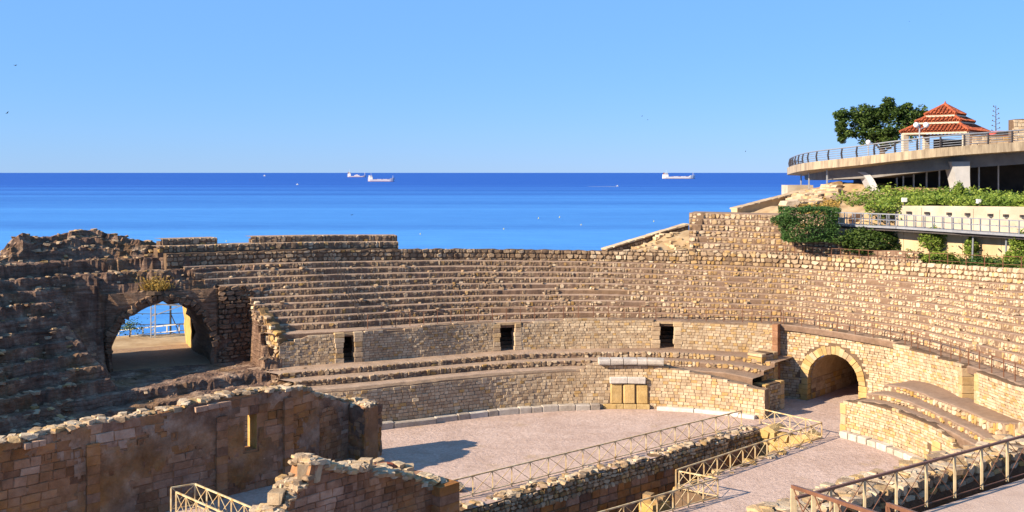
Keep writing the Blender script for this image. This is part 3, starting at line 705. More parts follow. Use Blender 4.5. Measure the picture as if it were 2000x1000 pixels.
# ------------------------------------------------------------------ ruined left stand with the tunnel arch
A0 = Vector((-24.55, 72.0)); td = Vector((-0.45, 0.893)).normalized(); ta = Vector((td.y, -td.x))   # tunnel axis, across (to the right)
ZF = 3.5; AR = 3.35; SPR = 4.75; TLEN = 7.8
rimx = [(-200, 520), (0, 500), (20, 470), (45, 455), (72, 466), (100, 463), (140, 452), (185, 447), (225, 460), (262, 470), (300, 474), (335, 480), (400, 490), (900, 500)]
def ero_z(x, y, a, b):
    f = math.atan2(y - C[1], x - C[0]);
    if f < -1: f += 2 * PI
    r = math.hypot(x - C[0], y - C[1]); g, p = Rg(f), Rp(f)
    nz = fbm(x * .35, y * .35, 1.7); nf = fbm(x * 1.3, y * 1.3, 4.2)
    r2 = r + nz * .9 + nf * .35; T = g + WT + .3 + 1.7 * min(1, max(0, (-a + 2) / 8))
    zt = min(max(zt_(min(f, R_(172))), 9.2), 10.2)
    if r2 < p: z = 0.0
    elif r2 < g - .4:
        u = (r2 - p) / (g - .4 - p); k = u * 3; z = 1.6 + (math.floor(k) + min(1, max(0, (k % 1) * 6 - 2.5))) / 3 * (ZF - 1.6)
    elif r2 < T:
        u = (r2 - g + .4) / (T - g + .4); k = u * 9; fr = k % 1; soft = .5 + .5 * n2(x * .2, y * .2, 9)
        sm = min(1, max(0, (fr - .15) / (.06 + .28 * soft))); z = ZF + (zt - ZF) * (math.floor(k) + sm) / 9
    elif r2 < T + .5: z = zt
    else:
        z = zt + .85
        if r2 > T + 1.5:
            px = pxy(x, y, 12)[0]; yy = np.interp(px, *zip(*rimx)); zr = H - (yy - HY) * y / FOC
            u = min(1, (r2 - T - 1.5) / 1.8); kk = math.floor(u * 3) / 3 * .6 + u * .4; z = z + max(0, zr - z) * min(1, kk)
        if r2 > T + 4.2: z = max(3.0, z - (r2 - T - 4.2) * 3.5)
    z += nf * .2 + nz * .12
    # the mass is cut away in front of the tunnel
    if -3.7 < a < 6.2 + nz * .8 and b < .05:
        z = min(z, ZF - .0 + nf * .05 - max(0, -b - 9) * .12)
    if b < .05 and a < -3.2: z = min(z, ZF + max(0, -3.5 - a + nz * .5) * 1.15 + .25 * math.floor(max(0, -3.5 - a) * 1.1) + max(0, 1.5 + b) * 1.2 * (1 if a < -3.9 else 0))
    if b >= .05 and abs(a) < AR + .8 and b < TLEN + .5: z = max(z, SPR + AR + .6 + nf * .25) if b > .4 else SPR + AR + .74
    if b >= TLEN and -AR - 3.5 < a < AR + 1.5: z = 2.6
    elif b >= TLEN - .8 and -AR - 1 < a < AR + 1.2: z = max(z, 9.2)
    return z
gs = .17; As = np.concatenate([np.arange(-24, -AR - .01, gs), [-AR], np.arange(-AR + gs, AR - .05, gs), [AR], np.arange(AR + gs, 7.6, gs)]); Bs = np.concatenate([np.arange(-15, -.01, gs), [0.0, 0.06], np.arange(.23, 13.5, gs)])
V = []; tn = []
for a in As:
    for b in Bs:
        x, y = A0.x + ta.x * a + td.x * b, A0.y + ta.y * a + td.y * b; z = ero_z(x, y, a, b)
        j = .05; V.append((x + rnd.uniform(-j, j), y + rnd.uniform(-j, j), z + rnd.uniform(-.03, .03)))
        o = max(0, fbm(x * .5, y * .5, z * .5 + 3)) * 1.2; tn.append((.5 + .8 * fbm(x * .9, y * .9, z * 1.7), o, .15 if rnd.random() < .1 else 0))
nb = len(Bs); ib = int(np.searchsorted(Bs, .01)) - 1
ia = [i for i, a in enumerate(As) if -AR - .01 <= a < AR - .01]
ias = set(ia); iback = int(np.searchsorted(Bs, TLEN))
zarr = np.array(V)[:, 2].reshape(len(As), nb)
def skip(i, j): return (i in ias and (j == ib or (Bs[j] < TLEN <= Bs[j + 1]))) or (i in ias and j >= ib and zarr[i, j] > 5 and min(zarr[i, j + 1], zarr[i + 1, j + 1]) < 6.5) or (i in ias and j > iback and max(zarr[i, j], zarr[i, j + 1]) < 8.0)
stand = thing('ruined_stand', 'collapsed left seating of rough concrete pierced by a tunnel arch, in shade', 'ruin', (-27, 70, ZF))
m = MB(); m.grid(V, len(As), nb, tones=tn, skip=skip); m.build('eroded_slope', 'eroded', stand)
def W2(a, b, z): return (A0.x + ta.x * a + td.x * b, A0.y + ta.y * a + td.y * b, z)
m = MB(); V = [W2(a, b, ZF - .06 + .05 * n2(a, b)) for b in np.linspace(-.4, TLEN + 2, 12) for a in np.linspace(-AR - .6, AR + .6, 10)]; m.grid(V, 12, 10, (.6, .2, 0)); m.build('tunnel_floor', 'earth', stand)
# arch face: rectangle with the arch cut out, ragged rim, and the barrel behind
def arch_pts(r, spr, zf, n=22, jit=0, seed=0):
    pts = [(-r, zf)] + [(-r, zf + (spr - zf) * k / 4) for k in range(1, 4)]
    for k in range(n + 1):
        an = PI - PI * k / n; pts.append((r * math.cos(an), spr + r * math.sin(an)))
    pts += [(r, zf + (spr - zf) * k / 4) for k in range(3, 0, -1)] + [(r, zf)]
    return [(p[0] + (n2(p[0] * 1.1, p[1] * 1.1, seed) * jit), p[1] + (n2(p[0], p[1] + 5, seed) * jit if p[1] > zf + .1 else 0)) for p in pts]
inn = arch_pts(AR, SPR, ZF - .1, jit=.45, seed=2.2); out = []
for (a, z) in arch_pts(AR, SPR, ZF - .1):
    if z <= SPR + .01: out.append((math.copysign(AR + .35, a), z))
    else:
        k = max(abs(a) / (AR + .35), (z - SPR) / (AR + .75)); out.append((a / k, SPR + (z - SPR) / k))
V = []
for (a, z), (a2, z2) in zip(inn, out): V += [W2(a2, -.02, z2), W2((a + a2) / 2, -.18 + rnd.uniform(-.1, .1), (z + z2) / 2), W2(a, -.06 + rnd.uniform(-.08, .08), z)]
m = MB(); m.grid(V, len(inn), 3, (.55, .15, 0)); m.build('arch_face', 'eroded', stand)
V = []; NB = 16
for j in range(NB):
    b = TLEN * j / (NB - 1)
    for (a, z) in arch_pts(AR, SPR, ZF - .1, jit=.45, seed=2.2 + j * .12): V.append(W2(a, b - .06, z))
m = MB(); m.grid(V, NB, len(inn), (.4, .35, 0)); m.build('barrel_vault', 'eroded', stand)
V = []                                                                  # far face of the tunnel
for (a, z), (a2, z2) in zip(arch_pts(AR, SPR, ZF - .1, jit=.45, seed=2.2 + 15 * .12), out): V += [W2(a, TLEN - .08, z), W2(a2 * 1.15, TLEN + .02, z2 + (.6 if z2 > SPR else 0))]
m = MB(); m.grid(V, len(inn), 2, (.5, .3, 0)); m.build('rear_face', 'eroded', stand)
V = []                                                                  # right wall run on past the vault to catch the sun
for j in range(9):
    b = TLEN - .3 + j * .42
    for k in range(10):
        zz = ZF - .2 + k * .5; V.append(W2(AR - .12 - .35 * (k / 9) ** 2 + .25 * fbm(b, zz * .7), b, zz))
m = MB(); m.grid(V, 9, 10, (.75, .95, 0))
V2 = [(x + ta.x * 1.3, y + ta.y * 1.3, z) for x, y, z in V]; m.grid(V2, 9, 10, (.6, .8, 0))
m.grid([p for k in range(9) for p in (V[k * 10 + 9], V2[k * 10 + 9])], 9, 2, (.6, .8, 0)); m.grid([p for k in range(10) for p in (V[80 + k], V2[80 + k])], 10, 2, (.6, .8, 0))
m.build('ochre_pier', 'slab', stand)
ring = []
for k in range(30):
    an = PI * (k + .5) / 30; r_ = AR + .22 + rnd.uniform(-.05, .18); p = W2(-math.cos(an) * r_, -.12, SPR + math.sin(an) * r_); ring.append((*p, math.atan2(ta.y, ta.x), rnd.uniform(.34, .5), .45, rnd.uniform(.4, .7), (rnd.uniform(.35, .7), .2, 0), PI / 2 - an if False else -(PI / 2 - (PI - an))))
put_stones(stand, ring, 'rubble', 'eroded', 'arch_stone', 'small_arch_stones', 40)
ru = []
for i in range(1500):
    a, b = rnd.uniform(-23, 9), rnd.uniform(-13, 6)
    x, y, _ = W2(a, b, 0); z = ero_z(x, y, a, b); d = rnd.uniform(.1, .34)
    if z < 1 or (abs(a) < 6 and b < .5 and rnd.random() < .9): continue
    ru.append((x, y, z + d * .06, rnd.uniform(0, 6), d * 1.7, d, d * .6, (rnd.uniform(.1, .7), .5 if rnd.random() < .15 else 0, 0), rnd.uniform(-.3, .3)))
put_stones(stand, ru, 'rubble', 'rubble', 'rubble_stone', 'small_rubble', 300)
pq = Path([W2(AR + .45, -.1, 0)[:2], W2(6.4, -.1, 0)[:2]]); put_stones(stand, lay(pq, ZF, lambda s: 9.0 + .5 * n2(s, 2), .32, .5, .03, .3, .10, lambda x, y, z: (rnd.uniform(.2, .7), .2, 0), irr=.4, tiltj=.15, drop=.12), 'rubble', 'eroded', 'face_stone', 'small_face_stones', 120)
# jagged stepped end of the seats beside the tunnel
t = thing('seat_end', 'jagged broken end of the seat rows above the short gallery wall', 'masonry', (*pol(phi_at(RG, 540), Rg(phi_at(RG, 540))), 3.6))
ends = [(*pol(phi_at(RG + w, p), float(np.interp(phi_at(RG + w, p), PHI, RG)) + w),) for w, p in ((.05, 546), (1.3, 526), (2.6, 508), (4.0, 496), (5.4, 474), (6.8, 440), (8.0, 405))]
eq = Path(ends[::-1]); 
def zend(s):
    u = 1 - s / eq.L; f = phi_at(RG, 520); i = math.floor((1 - u) * 0 + u * 0 + (s / eq.L) * 10) / 10; return 10.2 - i * 4.6 + .15 * n2(s * 2, 3)
core('wall_body', eq, 3.2, lambda s: zend(s) - .06, .7, 'mortar', t, topj=.08, step=.25, tone=(.5, .3, 0))
put_stones(t, lay(eq, 3.3, zend, .3, .42, .02, .34, .13, lambda x, y, z: (rnd.uniform(.25, .9), rnd.uniform(.3, .9) if z < 6 and rnd.random() < .6 else 0, 0), irr=.4, tiltj=.2, edge=.6), 'rubble', 'rubble', 'stone', 'small_stones', 200)
# dry grass tuft above the arch
def leaves(name, pts, size, mat, parent=None, flat=.5, tones=None, n=1, aspect=.6):
    m = MB(); V = []; F = []; T = []
    for i, p in enumerate(pts):
        s = size * rnd.uniform(.6, 1.4); d = Vector((rnd.gauss(0, 1), rnd.gauss(0, 1), rnd.gauss(0, 1) * flat)).normalized(); u = Vector((rnd.gauss(0, 1), rnd.gauss(0, 1), rnd.gauss(0, 1))); v = d.cross(u).normalized() * aspect
        o = len(V); q = Vector(p); V += [tuple(q - d * s), tuple(q + v * s * .7), tuple(q + d * s), tuple(q - v * s * .7)]; F.append((o, o + 1, o + 2, o + 3))
        tt = tones[i] if tones else rnd.random(); T += [(tt, 0, 0)] * 4
    m.v, m.f, m.t = V, F, T; return m.build(name, mat, parent)
g0 = Vector(W2(-.5, .35, 9.75))
t = thing('grass_tuft', 'dry yellow grass tuft growing above the tunnel arch', 'plant', g0 - Vector((0, 0, .8)))
leaves('foliage', [g0 + Vector((rnd.gauss(0, .55), rnd.gauss(0, .3), -.75 + abs(rnd.gauss(0, .38)))) for i in range(900)], .085, 'leaf_dry', t)
m = MB()
for i in range(46):
    a = rnd.uniform(0, 2 * PI); r = rnd.random() ** .5; b = g0 + Vector((math.cos(a) * r * 1.0, math.sin(a) * r * .5, -.85 + rnd.uniform(-.2, .2))); l = rnd.uniform(.35, .95); ln = Vector((math.cos(a) * .45, math.sin(a) * .45, l))
    wv = Vector((rnd.uniform(-1, 1), rnd.uniform(-1, 1), 0)).normalized() * .05
    m.add([b - wv, b + wv, b + ln * .6 + wv * .7, b + ln, b + ln * .6 - wv * .7], [(0, 1, 2, 3, 4)], (rnd.random(), 0, 0))
m.build('blades', 'leaf_dry', t); m = MB()
m.lathe(g0 - Vector((0, 0, 1.1)), [(.8, 0), (.7, .2), (.3, .3)], 10); m.build('root_clump', 'bark', t)
# ground behind the stand, seaside railing, railway mast
struct(flat_poly('coastal_ground', [(-75, 40), (-46, 55), (-32, 74), (-22, 78), (0, 79), (22, 82), (22, 96), (-8, 93), (-30, 87.5), (-75, 72)], 3.4, 'soil', SEA - .5), 'sunlit sandy ground behind the stand, seen through the tunnel')

def railing(name, label, base, h=1.05, spacing=1.3, tube=.05, mat='metal_cream', bottom=.12, brace=True, mids=(), cat='railing', group=None, postw=None, postmat=None, toptube=None):
    base = [Vector(b) for b in base]; t = thing(name, label, cat, base[0], group); up = Vector((0, 0, h)); postw = postw or tube
    me_post = None; m = MB(); tt = toptube or tube
    for a, b in zip(base[:-1], base[1:]): m.beam(a + up, b + up, tt)
    m.build('top_rail', mat, t)
    for z in ([bottom] if bottom else []) + list(mids):
        m = MB()
        for a, b in zip(base[:-1], base[1:]): m.beam(a + Vector((0, 0, z)), b + Vector((0, 0, z)), tube * .7)
        m.build('bottom_rail' if z == bottom else 'middle_rail', mat, t)
    mp = MB(); mp.beam((0, 0, 0), (0, 0, h - tt / 2), postw); pm = mp.mesh('post'); pm.materials.append(M[postmat or mat]); done = set(); bl = parent_loc(t)
    for a, b in zip(base[:-1], base[1:]):
        n = max(1, round((b - a).length / spacing)); pts = [a.lerp(b, i / n) for i in range(n + 1)]
        for p in pts:
            k = (round(p.x, 2), round(p.y, 2))
            if k in done: continue
            done.add(k); o = bpy.data.objects.new('post', pm); COL.objects.link(o); o.parent = t; o.location = p - bl; o.color = (0, 0, 0, 1)
        if brace:
            for p, q in zip(pts[:-1], pts[1:]):
                m = MB(); m.beam(p + Vector((0, 0, bottom)), q + up, tube * .4); m.beam(p + up, q + Vector((0, 0, bottom)) + Vector((.004, 0, 0)), tube * .4); m.build('cross_brace', mat, t)
    return t
def G(px, py, z=0): return P(px, py, z)
railing('sea_railing', 'pale concrete balustrade by the sea seen through the tunnel', [PD(150, 668, 88), PD(232, 660, 87), PD(350, 648, 86.5), PD(520, 642, 89)], .65, 1.1, .1, 'white', .1, False)
mb = PD(299, 661, 85.5)
t = thing('railway_mast', 'grey lattice railway mast seen through the tunnel arch', 'mast', mb)
for s in (-.18, .18):
    m = MB(); m.beam(mb + Vector((s, 0, -.2)), mb + Vector((s, 0, 7.5)), .09); m.build('leg', 'metal_grey', t)
for k in range(12):
    m = MB(); m.beam(mb + Vector((-.18, 0, k * .6)), mb + Vector((.18, 0, k * .6 + .3)), .06); m.build('lattice_bar', 'metal_grey', t)
m = MB(); m.beam(mb + Vector((0, 0, 2.9)), mb + Vector((3.0, .5, 2.6)), .1); m.beam(mb + Vector((0, 0, 1.9)), mb + Vector((2.3, .3, 2.7)), .07); m.build('arm', 'metal_grey', t)
for i, z in enumerate((2.75, 2.0, 1.1)):
    m = MB(); m.tube([mb + Vector((-14, .4, z + .3)), mb + Vector((0, .3, z)), mb + Vector((14, .3, z + .5))], .03, 5)
    tag(m.build('overhead_wire', 'metal_dark'), ['highest', 'middle', 'lowest'][i] + ' thin overhead wire crossing the view through the tunnel', 'wire', 'railway wires beyond the tunnel')
mb2 = PD(333, 655, 93); t = thing('railway_mast', 'thin dark pole right of the lattice mast beyond the tunnel', 'mast', mb2)
m = MB(); m.beam(mb2, mb2 + Vector((0, 0, 6)), .14); m.build('pole', 'metal_dark', t); m = MB(); m.beam(mb2 + Vector((0, 0, .3)), mb2 + Vector((.9, 0, 0)), .07); m.beam(mb2 + Vector((.9, 0, 0)), mb2 + Vector((0, 0, 2)), .07); m.build('stay', 'metal_dark', t)
tb = PD(252, 668, 86)
t = thing('small_tree', 'small feathery shrub by the balustrade seen through the tunnel', 'tree', tb)
m = MB(); m.tube([tb, tb + Vector((.1, 0, .8)), tb + Vector((0, 0, 1.3))], [.07, .05, .03], 6); m.build('trunk', 'bark', t)
leaves('crown', [tb + Vector((rnd.gauss(0, .55), rnd.gauss(0, .5), 1.35 + rnd.gauss(0, .32))) for i in range(420)], .10, 'leaf_dark', t)

# ------------------------------------------------------------------ entrance arch (right)
fA0, fA1 = phi_at(RG + .55, 1523), phi_at(RG + .55, 1745); aq = arc(RG + .55, fA0, fA1, 60)
sA = min(np.linspace(0, aq.L, 400), key=lambda s: abs(pxy(*aq.xy(s), 2)[0] - 1628)); AW, ASP = 1.98, 1.70
t = thing('entrance_arch_wall', 'tall brick wall pierced by the round entrance arch at the end of the arena', 'wall', (*aq.xy(sA), 0))
def zAt(s): return zg(aq.phi(s)) + .05 * n2(s, 3)
def inarch(s, z, pad=0): 
    d = s - sA
    return abs(d) < AW + pad and (z < ASP or math.hypot(d, z - ASP) < AW + pad)
core('wall_body', aq, -.2, lambda s: zAt(s) - .02, .8, 'mortar', t, 0, sA - AW - .3, topj=.02); core('wall_body', aq, -.2, lambda s: zAt(s) - .02, .8, 'mortar', t, sA + AW + .3, aq.L, topj=.02)
# spandrel above the opening
V = []; n = 26
for i in range(n + 1):
    an = PI - PI * i / n; s = sA + (AW + .3) * math.cos(an); z = ASP + (AW + .3) * math.sin(an) * 1.0
    s2 = sA + (AW + .3) * math.cos(an); x, y = aq.xy(s, 0); x2, y2 = aq.xy(s2, 0); V += [(x, y, z), (x2, y2, max(z, zAt(s2) - .02))]
    if i in (0, n): V[-2] = (x, y, ASP)
m = MB(); m.grid(V, n + 1, 2, (.5, 0, 0)); 
Vb = []
for i in range(n + 1):
    an = PI - PI * i / n; s = sA + (AW + .3) * math.cos(an); x, y = aq.xy(s, 0); x2, y2 = aq.xy(s, -.8); z = zAt(s) - .02; Vb += [(x, y, z), (x2, y2, z)]
m.grid(Vb, n + 1, 2, (.6, 0, 0)); m.build('spandrel', 'mortar', t)
st = lay(aq, 0, zAt, .20, .34, .018, .22, .035, tone_w, irr=.2, hole=lambda s, z, L, h: inarch(s, z, .66 + L * .3) if z > ASP - .1 else abs(s - sA) < AW + .42 + L * .3)
put_stones(t, st, 'brick', 'brick', 'brick', 'small_bricks', 300)
nv = 21
for i in range(nv):                                                     # voussoirs
    a0, a1 = PI * i / nv + .005, PI * (i + 1) / nv - .005; r0, r1 = AW + rnd.uniform(-.02, .03), AW + .62 + rnd.uniform(-.11, .09); vs = []
    fo = .09 + rnd.uniform(-.04, .03)
    for off in (fo, -.75):
        for an, r in ((a0, r0), (a1, r0), (a1, r1), (a0, r1)):
            x, y = aq.xy(sA - r * math.cos(an), off); vs.append((x, y, ASP + r * math.sin(an)))
    m = MB(); m.add(vs, [(0, 1, 2, 3), (7, 6, 5, 4), (0, 4, 5, 1), (1, 5, 6, 2), (2, 6, 7, 3), (3, 7, 4, 0)], (rnd.uniform(.2, .9), rnd.uniform(0, .5), rnd.choice([0, 0, .25]))); m.build('voussoir', 'slab' if rnd.random() < .7 else 'brick', t)
for sgn in (-1, 1):
    z = 0
    while z < ASP - .05:
        h = min(rnd.uniform(.34, .5), ASP - z); L = rnd.uniform(.45, .75); blk(t, 'jamb_block', sA + sgn * (AW + L / 2), z + .008, z + h - .008, L, .10, .9, 'slab', (rnd.uniform(.4, .8), rnd.uniform(.2, .8), 0), .03, aq); z += h
V = []                                                                  # barrel vault
tx, ty = aq.tan(sA); ax, ay = aq.xy(sA); apts = arch_pts(AW, ASP, -.1)
for j in range(10):
    b = .5 + j * 1.1
    for a, z in apts: V.append((ax + tx * a - ty * b, ay + ty * a + tx * b, z))
m = MB(); m.grid(V, 10, len(apts), (.45, .25, 0)); e = [(ax + tx * a - ty * 10.5, ay + ty * a + tx * 10.5, z) for a, z in apts]; m.add(e, [tuple(range(len(e)))], (.3, 0, 0)); m.build('barrel_vault', 'brick', t)
vp = Path([(ax + tx * AW - ty * 10, ay + ty * AW + tx * 10), (ax + tx * AW - ty * .6, ay + ty * AW + tx * .6)])
vp2 = Path([(ax - tx * AW - ty * .6, ay - ty * AW + tx * .6), (ax - tx * AW - ty * 10, ay - ty * AW + tx * 10)])
put_stones(t, lay(vp, 0, ASP + .05, .4, .8, .02, .12, .05, tone_std(.3, .1, .2, .6), irr=.2) + lay(vp2, 0, ASP + .05, .4, .8, .02, .12, .05, tone_std(.3, .1, .2, .6), irr=.2), 'brick', 'brick', 'vault_block', 'small_vault_blocks', 60)
# stub walls left of the entrance
def stub(pts, z0, z1, label, thick=.8, ends=True):
    q = Path(pts); t = thing('stub_wall', label, 'wall', (*q.xy(0), z0)); core('wall_body', q, z0 - .2, z1 - .02, thick, 'mortar', t, topj=.02)
    st = lay(q, z0, z1, .21, .36, .02, .16, .03, tone_std(.25, 0, .15, .8), irr=.2)
    for s in (0, q.L):
        z = z0
        while z < z1 - .1:
            h = min(rnd.uniform(.3, .5), z1 - z); blk(t, 'quoin', abs(s - .28), z + .006, z + h - .006, .56, .06, thick + .1, 'brick', (rnd.uniform(.3, .8), rnd.uniform(.1, .8), 0), .03, q); z += h
    put_stones(t, st, 'brick', 'brick', 'brick', 'small_bricks', 120); return q
p1, p2, p3 = P(1494, 808, 0), P(1534, 800, 0), P(1522, 750, 1.3)
stub([(p1.x, p1.y - .02), (p2.x, p2.y + .4)], 0, 2.05, 'low brick stub wall at the left of the entrance passage', 1.0)
q1, q2 = P(1480, 757, 1.3), P(1521, 752, 1.3)
stub([(q1.x + .25, q1.y), (q2.x, q2.y + .4)], .4, 3.75, 'higher brick stub wall closing the lower seats beside the arch', 1.2)
pl = aq.xy(0.1, .6); q = Path([(pl[0] - .38, pl[1] + .25), (pl[0], pl[1])])
t = thing('wall_buttress', 'slim reddish buttress edge at the end of the gallery wall beside the arch', 'buttress', (*pl, 0))
for k in range(11): m = MB(); m.box((pl[0] - .2, pl[1] + .25, .26 + k * .515), (.42, .62, .5), -.6, (rnd.uniform(.2, .5), .3, 0)); m.build('block', 'church', t)

# ------------------------------------------------------------------ right podium, lower rows and gallery wall
f0, f1 = phi_at(RP, 1647), R_(-4); q = arc(RP, f0, f1, 60)
ZP = zfit(RP, [(1600, 784), (1647, 783), (1692, 786), (1740, 797), (1785, 814), (1830, 835), (1858, 858), (1880, 905), (2000, 960)], 3)
def zpr(s): return max(.3, float(np.interp(q.phi(s), PHI, ZP))) + .05 * n2(s * 1.5, 7)
t = thing('podium_wall', 'sunlit curved podium wall at the right with a broken near end', 'wall', (*q.xy(0), 0))
core('wall_body', q, -.2, lambda s: zpr(s) - .02, .6, 'mortar', t, topj=.03)
def nicheR(s, z, L, h):
    px, py = pxy(*q.xy(s), z); return abs(px - 1828) < 14 and py > 865
put_stones(t, lay(q, 0, zpr, .20, .34, .018, .2, .03, tone_w, irr=.22, hole=nicheR), 'brick', 'brick', 'brick', 'small_bricks', 300)
sN = min(np.linspace(0, q.L, 300), key=lambda s: abs(pxy(*q.xy(s), 1)[0] - 1828))
for k in range(4): blk(t, 'ochre_block', sN, .05 + k * .42, .05 + (k + 1) * .42 - .015, 1.0, .02, .3, 'slab', (rnd.uniform(.5, .9), .6, 0), .03, q)
blk(t, 'quoin', -.1, 0, .7, .5, .06, .8, 'slab', (.5, .6, 0), .03, q); blk(t, 'quoin', -.1, .72, 1.4, .42, .06, .8, 'brick', (.7, .2, 0), .03, q); blk(t, 'quoin', -.1, 1.42, 2.1, .5, .06, .8, 'slab', (.6, .2, 0), .03, q)
e0 = q.xy(-0.0); eq2 = Path([(e0[0] + 1.9, e0[1] + 1.7), (e0[0], e0[1])])
core('end_wall', Path([(e0[0], e0[1]), (e0[0] + 1.9, e0[1] + 1.7)][::-1]), -.2, 2.1, .4, 'mortar', t, topj=.02)
t = thing('kerb', 'short line of grey kerb blocks at the foot of the right podium wall', 'kerb', (*q.xy(0), 0)); kq = arc(RP - .35, f0, f1, 60); s = .1
while s < kq.L - 4:
    L = rnd.uniform(.55, 1.1); blk(t, 'kerb_stone', s + L / 2, -.05, rnd.uniform(.28, .42), L - .06, .25, rnd.uniform(.5, .7), 'marble', (rnd.uniform(.5, 1), .2, rnd.uniform(0, .3)), .05, kq); s += L
t = thing('lower_seats', 'two eroded ochre seat rows above the sunlit right podium wall', 'seats', (*pol(R_(15), Rp(R_(15)) + 1), 2.5))
ZPs = lambda f: float(np.interp(f, PHI, ZP))
fx0, fx1 = phi_at(RP + 1.5, 1690), R_(-14); rows = [(.28, -.35, .0, .4), (.95, .0, .36, .75), (1.9, .34, None, 1.9)]
def zlr(f): return max(zl(f), ZPs(min(max(f, R_(8)), R_(30))) + .75)
st = []
for i, (wk, b, tp_, td_) in enumerate(rows):
    zb = lambda f, b=b: min(ZPs(max(f, R_(8))), 2.6) + b; zt = (lambda f, tp_=tp_: min(ZPs(max(f, R_(8))), 2.6) + tp_) if tp_ is not None else (lambda f: zlr(f))
    Rk = lambda f, wk=wk: Rp(f) + wk * (Rg(f) - Rp(f)) / 3.6
    seat_row('seat_row', Rk, fx0, fx1, zb, zt, lambda f: max(.8, (Rg(f) - Rp(f)) * .5), 'earth', t, .08, .5 if i else 0, i * 2.9 + 40)
    if i:
        fs = np.linspace(fx0, fx1, 80); qq = Path([pol(f, Rk(f)) for f in fs]); ph = lambda s, qq=qq, fs=fs: float(np.interp(s, qq.s, fs))
        st += lay_fit(qq, lambda s: zb(ph(s)), lambda s: zt(ph(s)) - .05, .34, .015, .26, .06, lambda x, y, z: (rnd.uniform(.3, 1), rnd.uniform(.3, 1) if rnd.random() < .45 else 0, 0), drop=.06, tiltj=.12)
put_stones(t, st, 'rubble', 'rubble', 'stone', 'small_stones', 300)
def gal_right(px0, f1, label, tops):
    f0 = phi_at(RG, px0); q = arc(RG, f0, f1, 50); t = thing('gallery_wall', label, 'wall', (*q.xy(q.L / 2), zl((f0 + f1) / 2)))
    zt = lambda s: zg(q.phi(s)) + tops(pxy(*q.xy(s), 5)[0]) + .05 * n2(s, px0)
    core('wall_body', q, lambda s: zl(q.phi(s)) - 1.2, lambda s: zt(s) - .02, .7, 'mortar', t, topj=.03)
    put_stones(t, lay(q, lambda s: zl(q.phi(s)) - .9, zt, .2, .34, .018, .2, .03, tone_w, irr=.22), 'brick', 'brick', 'brick', 'small_bricks', 300); return q
gal_right(1744, phi_at(RG, 1878), 'sunlit brick gallery wall sloping down right of the entrance arch', lambda px: .0)
gal_right(1907, R_(-14), 'brick gallery wall beyond the small gate gap at the far right', lambda px: -.05)
fq = phi_at(RG, 1893); gq = arc(RG, phi_at(RG, 1876), phi_at(RG, 1908), 8)
t = thing('gate_gap', 'gap with ochre block jambs in the right gallery wall', 'gateway', (*gq.xy(gq.L / 2), zl(fq)))
for s in (.02, gq.L - .02):
    for k in range(4): blk(t, 'jamb_block', s, zl(fq) - .3 + k * .52, zl(fq) - .3 + (k + 1) * .52 - .012, .5, .04, .9, 'brick', (rnd.uniform(.3, .8), rnd.uniform(.1, .7), 0), .03, gq)
m = MB(); x, y = gq.xy(gq.L / 2, -1.8); tx, ty = gq.tan(gq.L / 2); m.box((x, y, zl(fq) + .8), (gq.L + .8, .4, 2.6), math.atan2(ty, tx)); m.build('back_wall', 'mortar', t)

# ------------------------------------------------------------------ tall stepped block at the right
NB_ = 7; t = thing('stepped_block', 'tall stepped rubble block rising above the right seats beside the ivy', 'masonry', (*pol(R_(65), Rg(R_(65)) + 9), 10)); st = []
RB = RG + WT + 1.1
def blkz(f): return zt_(f) + 1.0
for k in range(NB_):
    RR = RB + .1 + k * .62; hk = .48; f0 = phi_at(RR, 1346); f1 = phi_at(RR, [1802, 1795, 1700, 1640, 1632, 1628, 1626][k])
    Rk = lambda f, RR=RR: float(np.interp(f, PHI, RR)); zb = lambda f, k=k: blkz(f) + .48 * k - .25; zt = lambda f, k=k: blkz(f) + .48 * (k + 1) - .25
    seat_row('step', Rk, f0, f1, zb, zt, lambda f: .62 if k < NB_ - 1 else 2.5, 'earth', t, .06, .25, k * 4.4 + 60)
    q = arc(RR, f0, f1, 40); st += lay_fit(q, lambda s: zb(q.phi(s)), lambda s: zt(q.phi(s)) - .03, .36, .015, .26, .05, row_tone)
    ec = Path([q.xy(0, -3.5), q.xy(0, 0)])
q0 = arc(RB + .05, phi_at(RB, 1346), phi_at(RB, 1400), 6); fe = phi_at(RB, 1346)
ep = Path([pol(fe, float(np.interp(fe, PHI, RB)) + 5.5), pol(fe, float(np.interp(fe, PHI, RB)) + .02)])
def zep(s): return blkz(fe) - .25 + .48 * min(NB_, 1 + int((ep.L - s) / .62))
core('end_wall', ep, 8.5, lambda s: zep(s) - .02, .5, 'mortar', t, step=.2, topj=.01); st += lay(ep, 9.4, zep, .26, .4, .02, .26, .05, row_tone, irr=.3, edge=.8)
put_stones(t, st, 'rubble', 'rubble', 'stone', 'small_stones', 300)

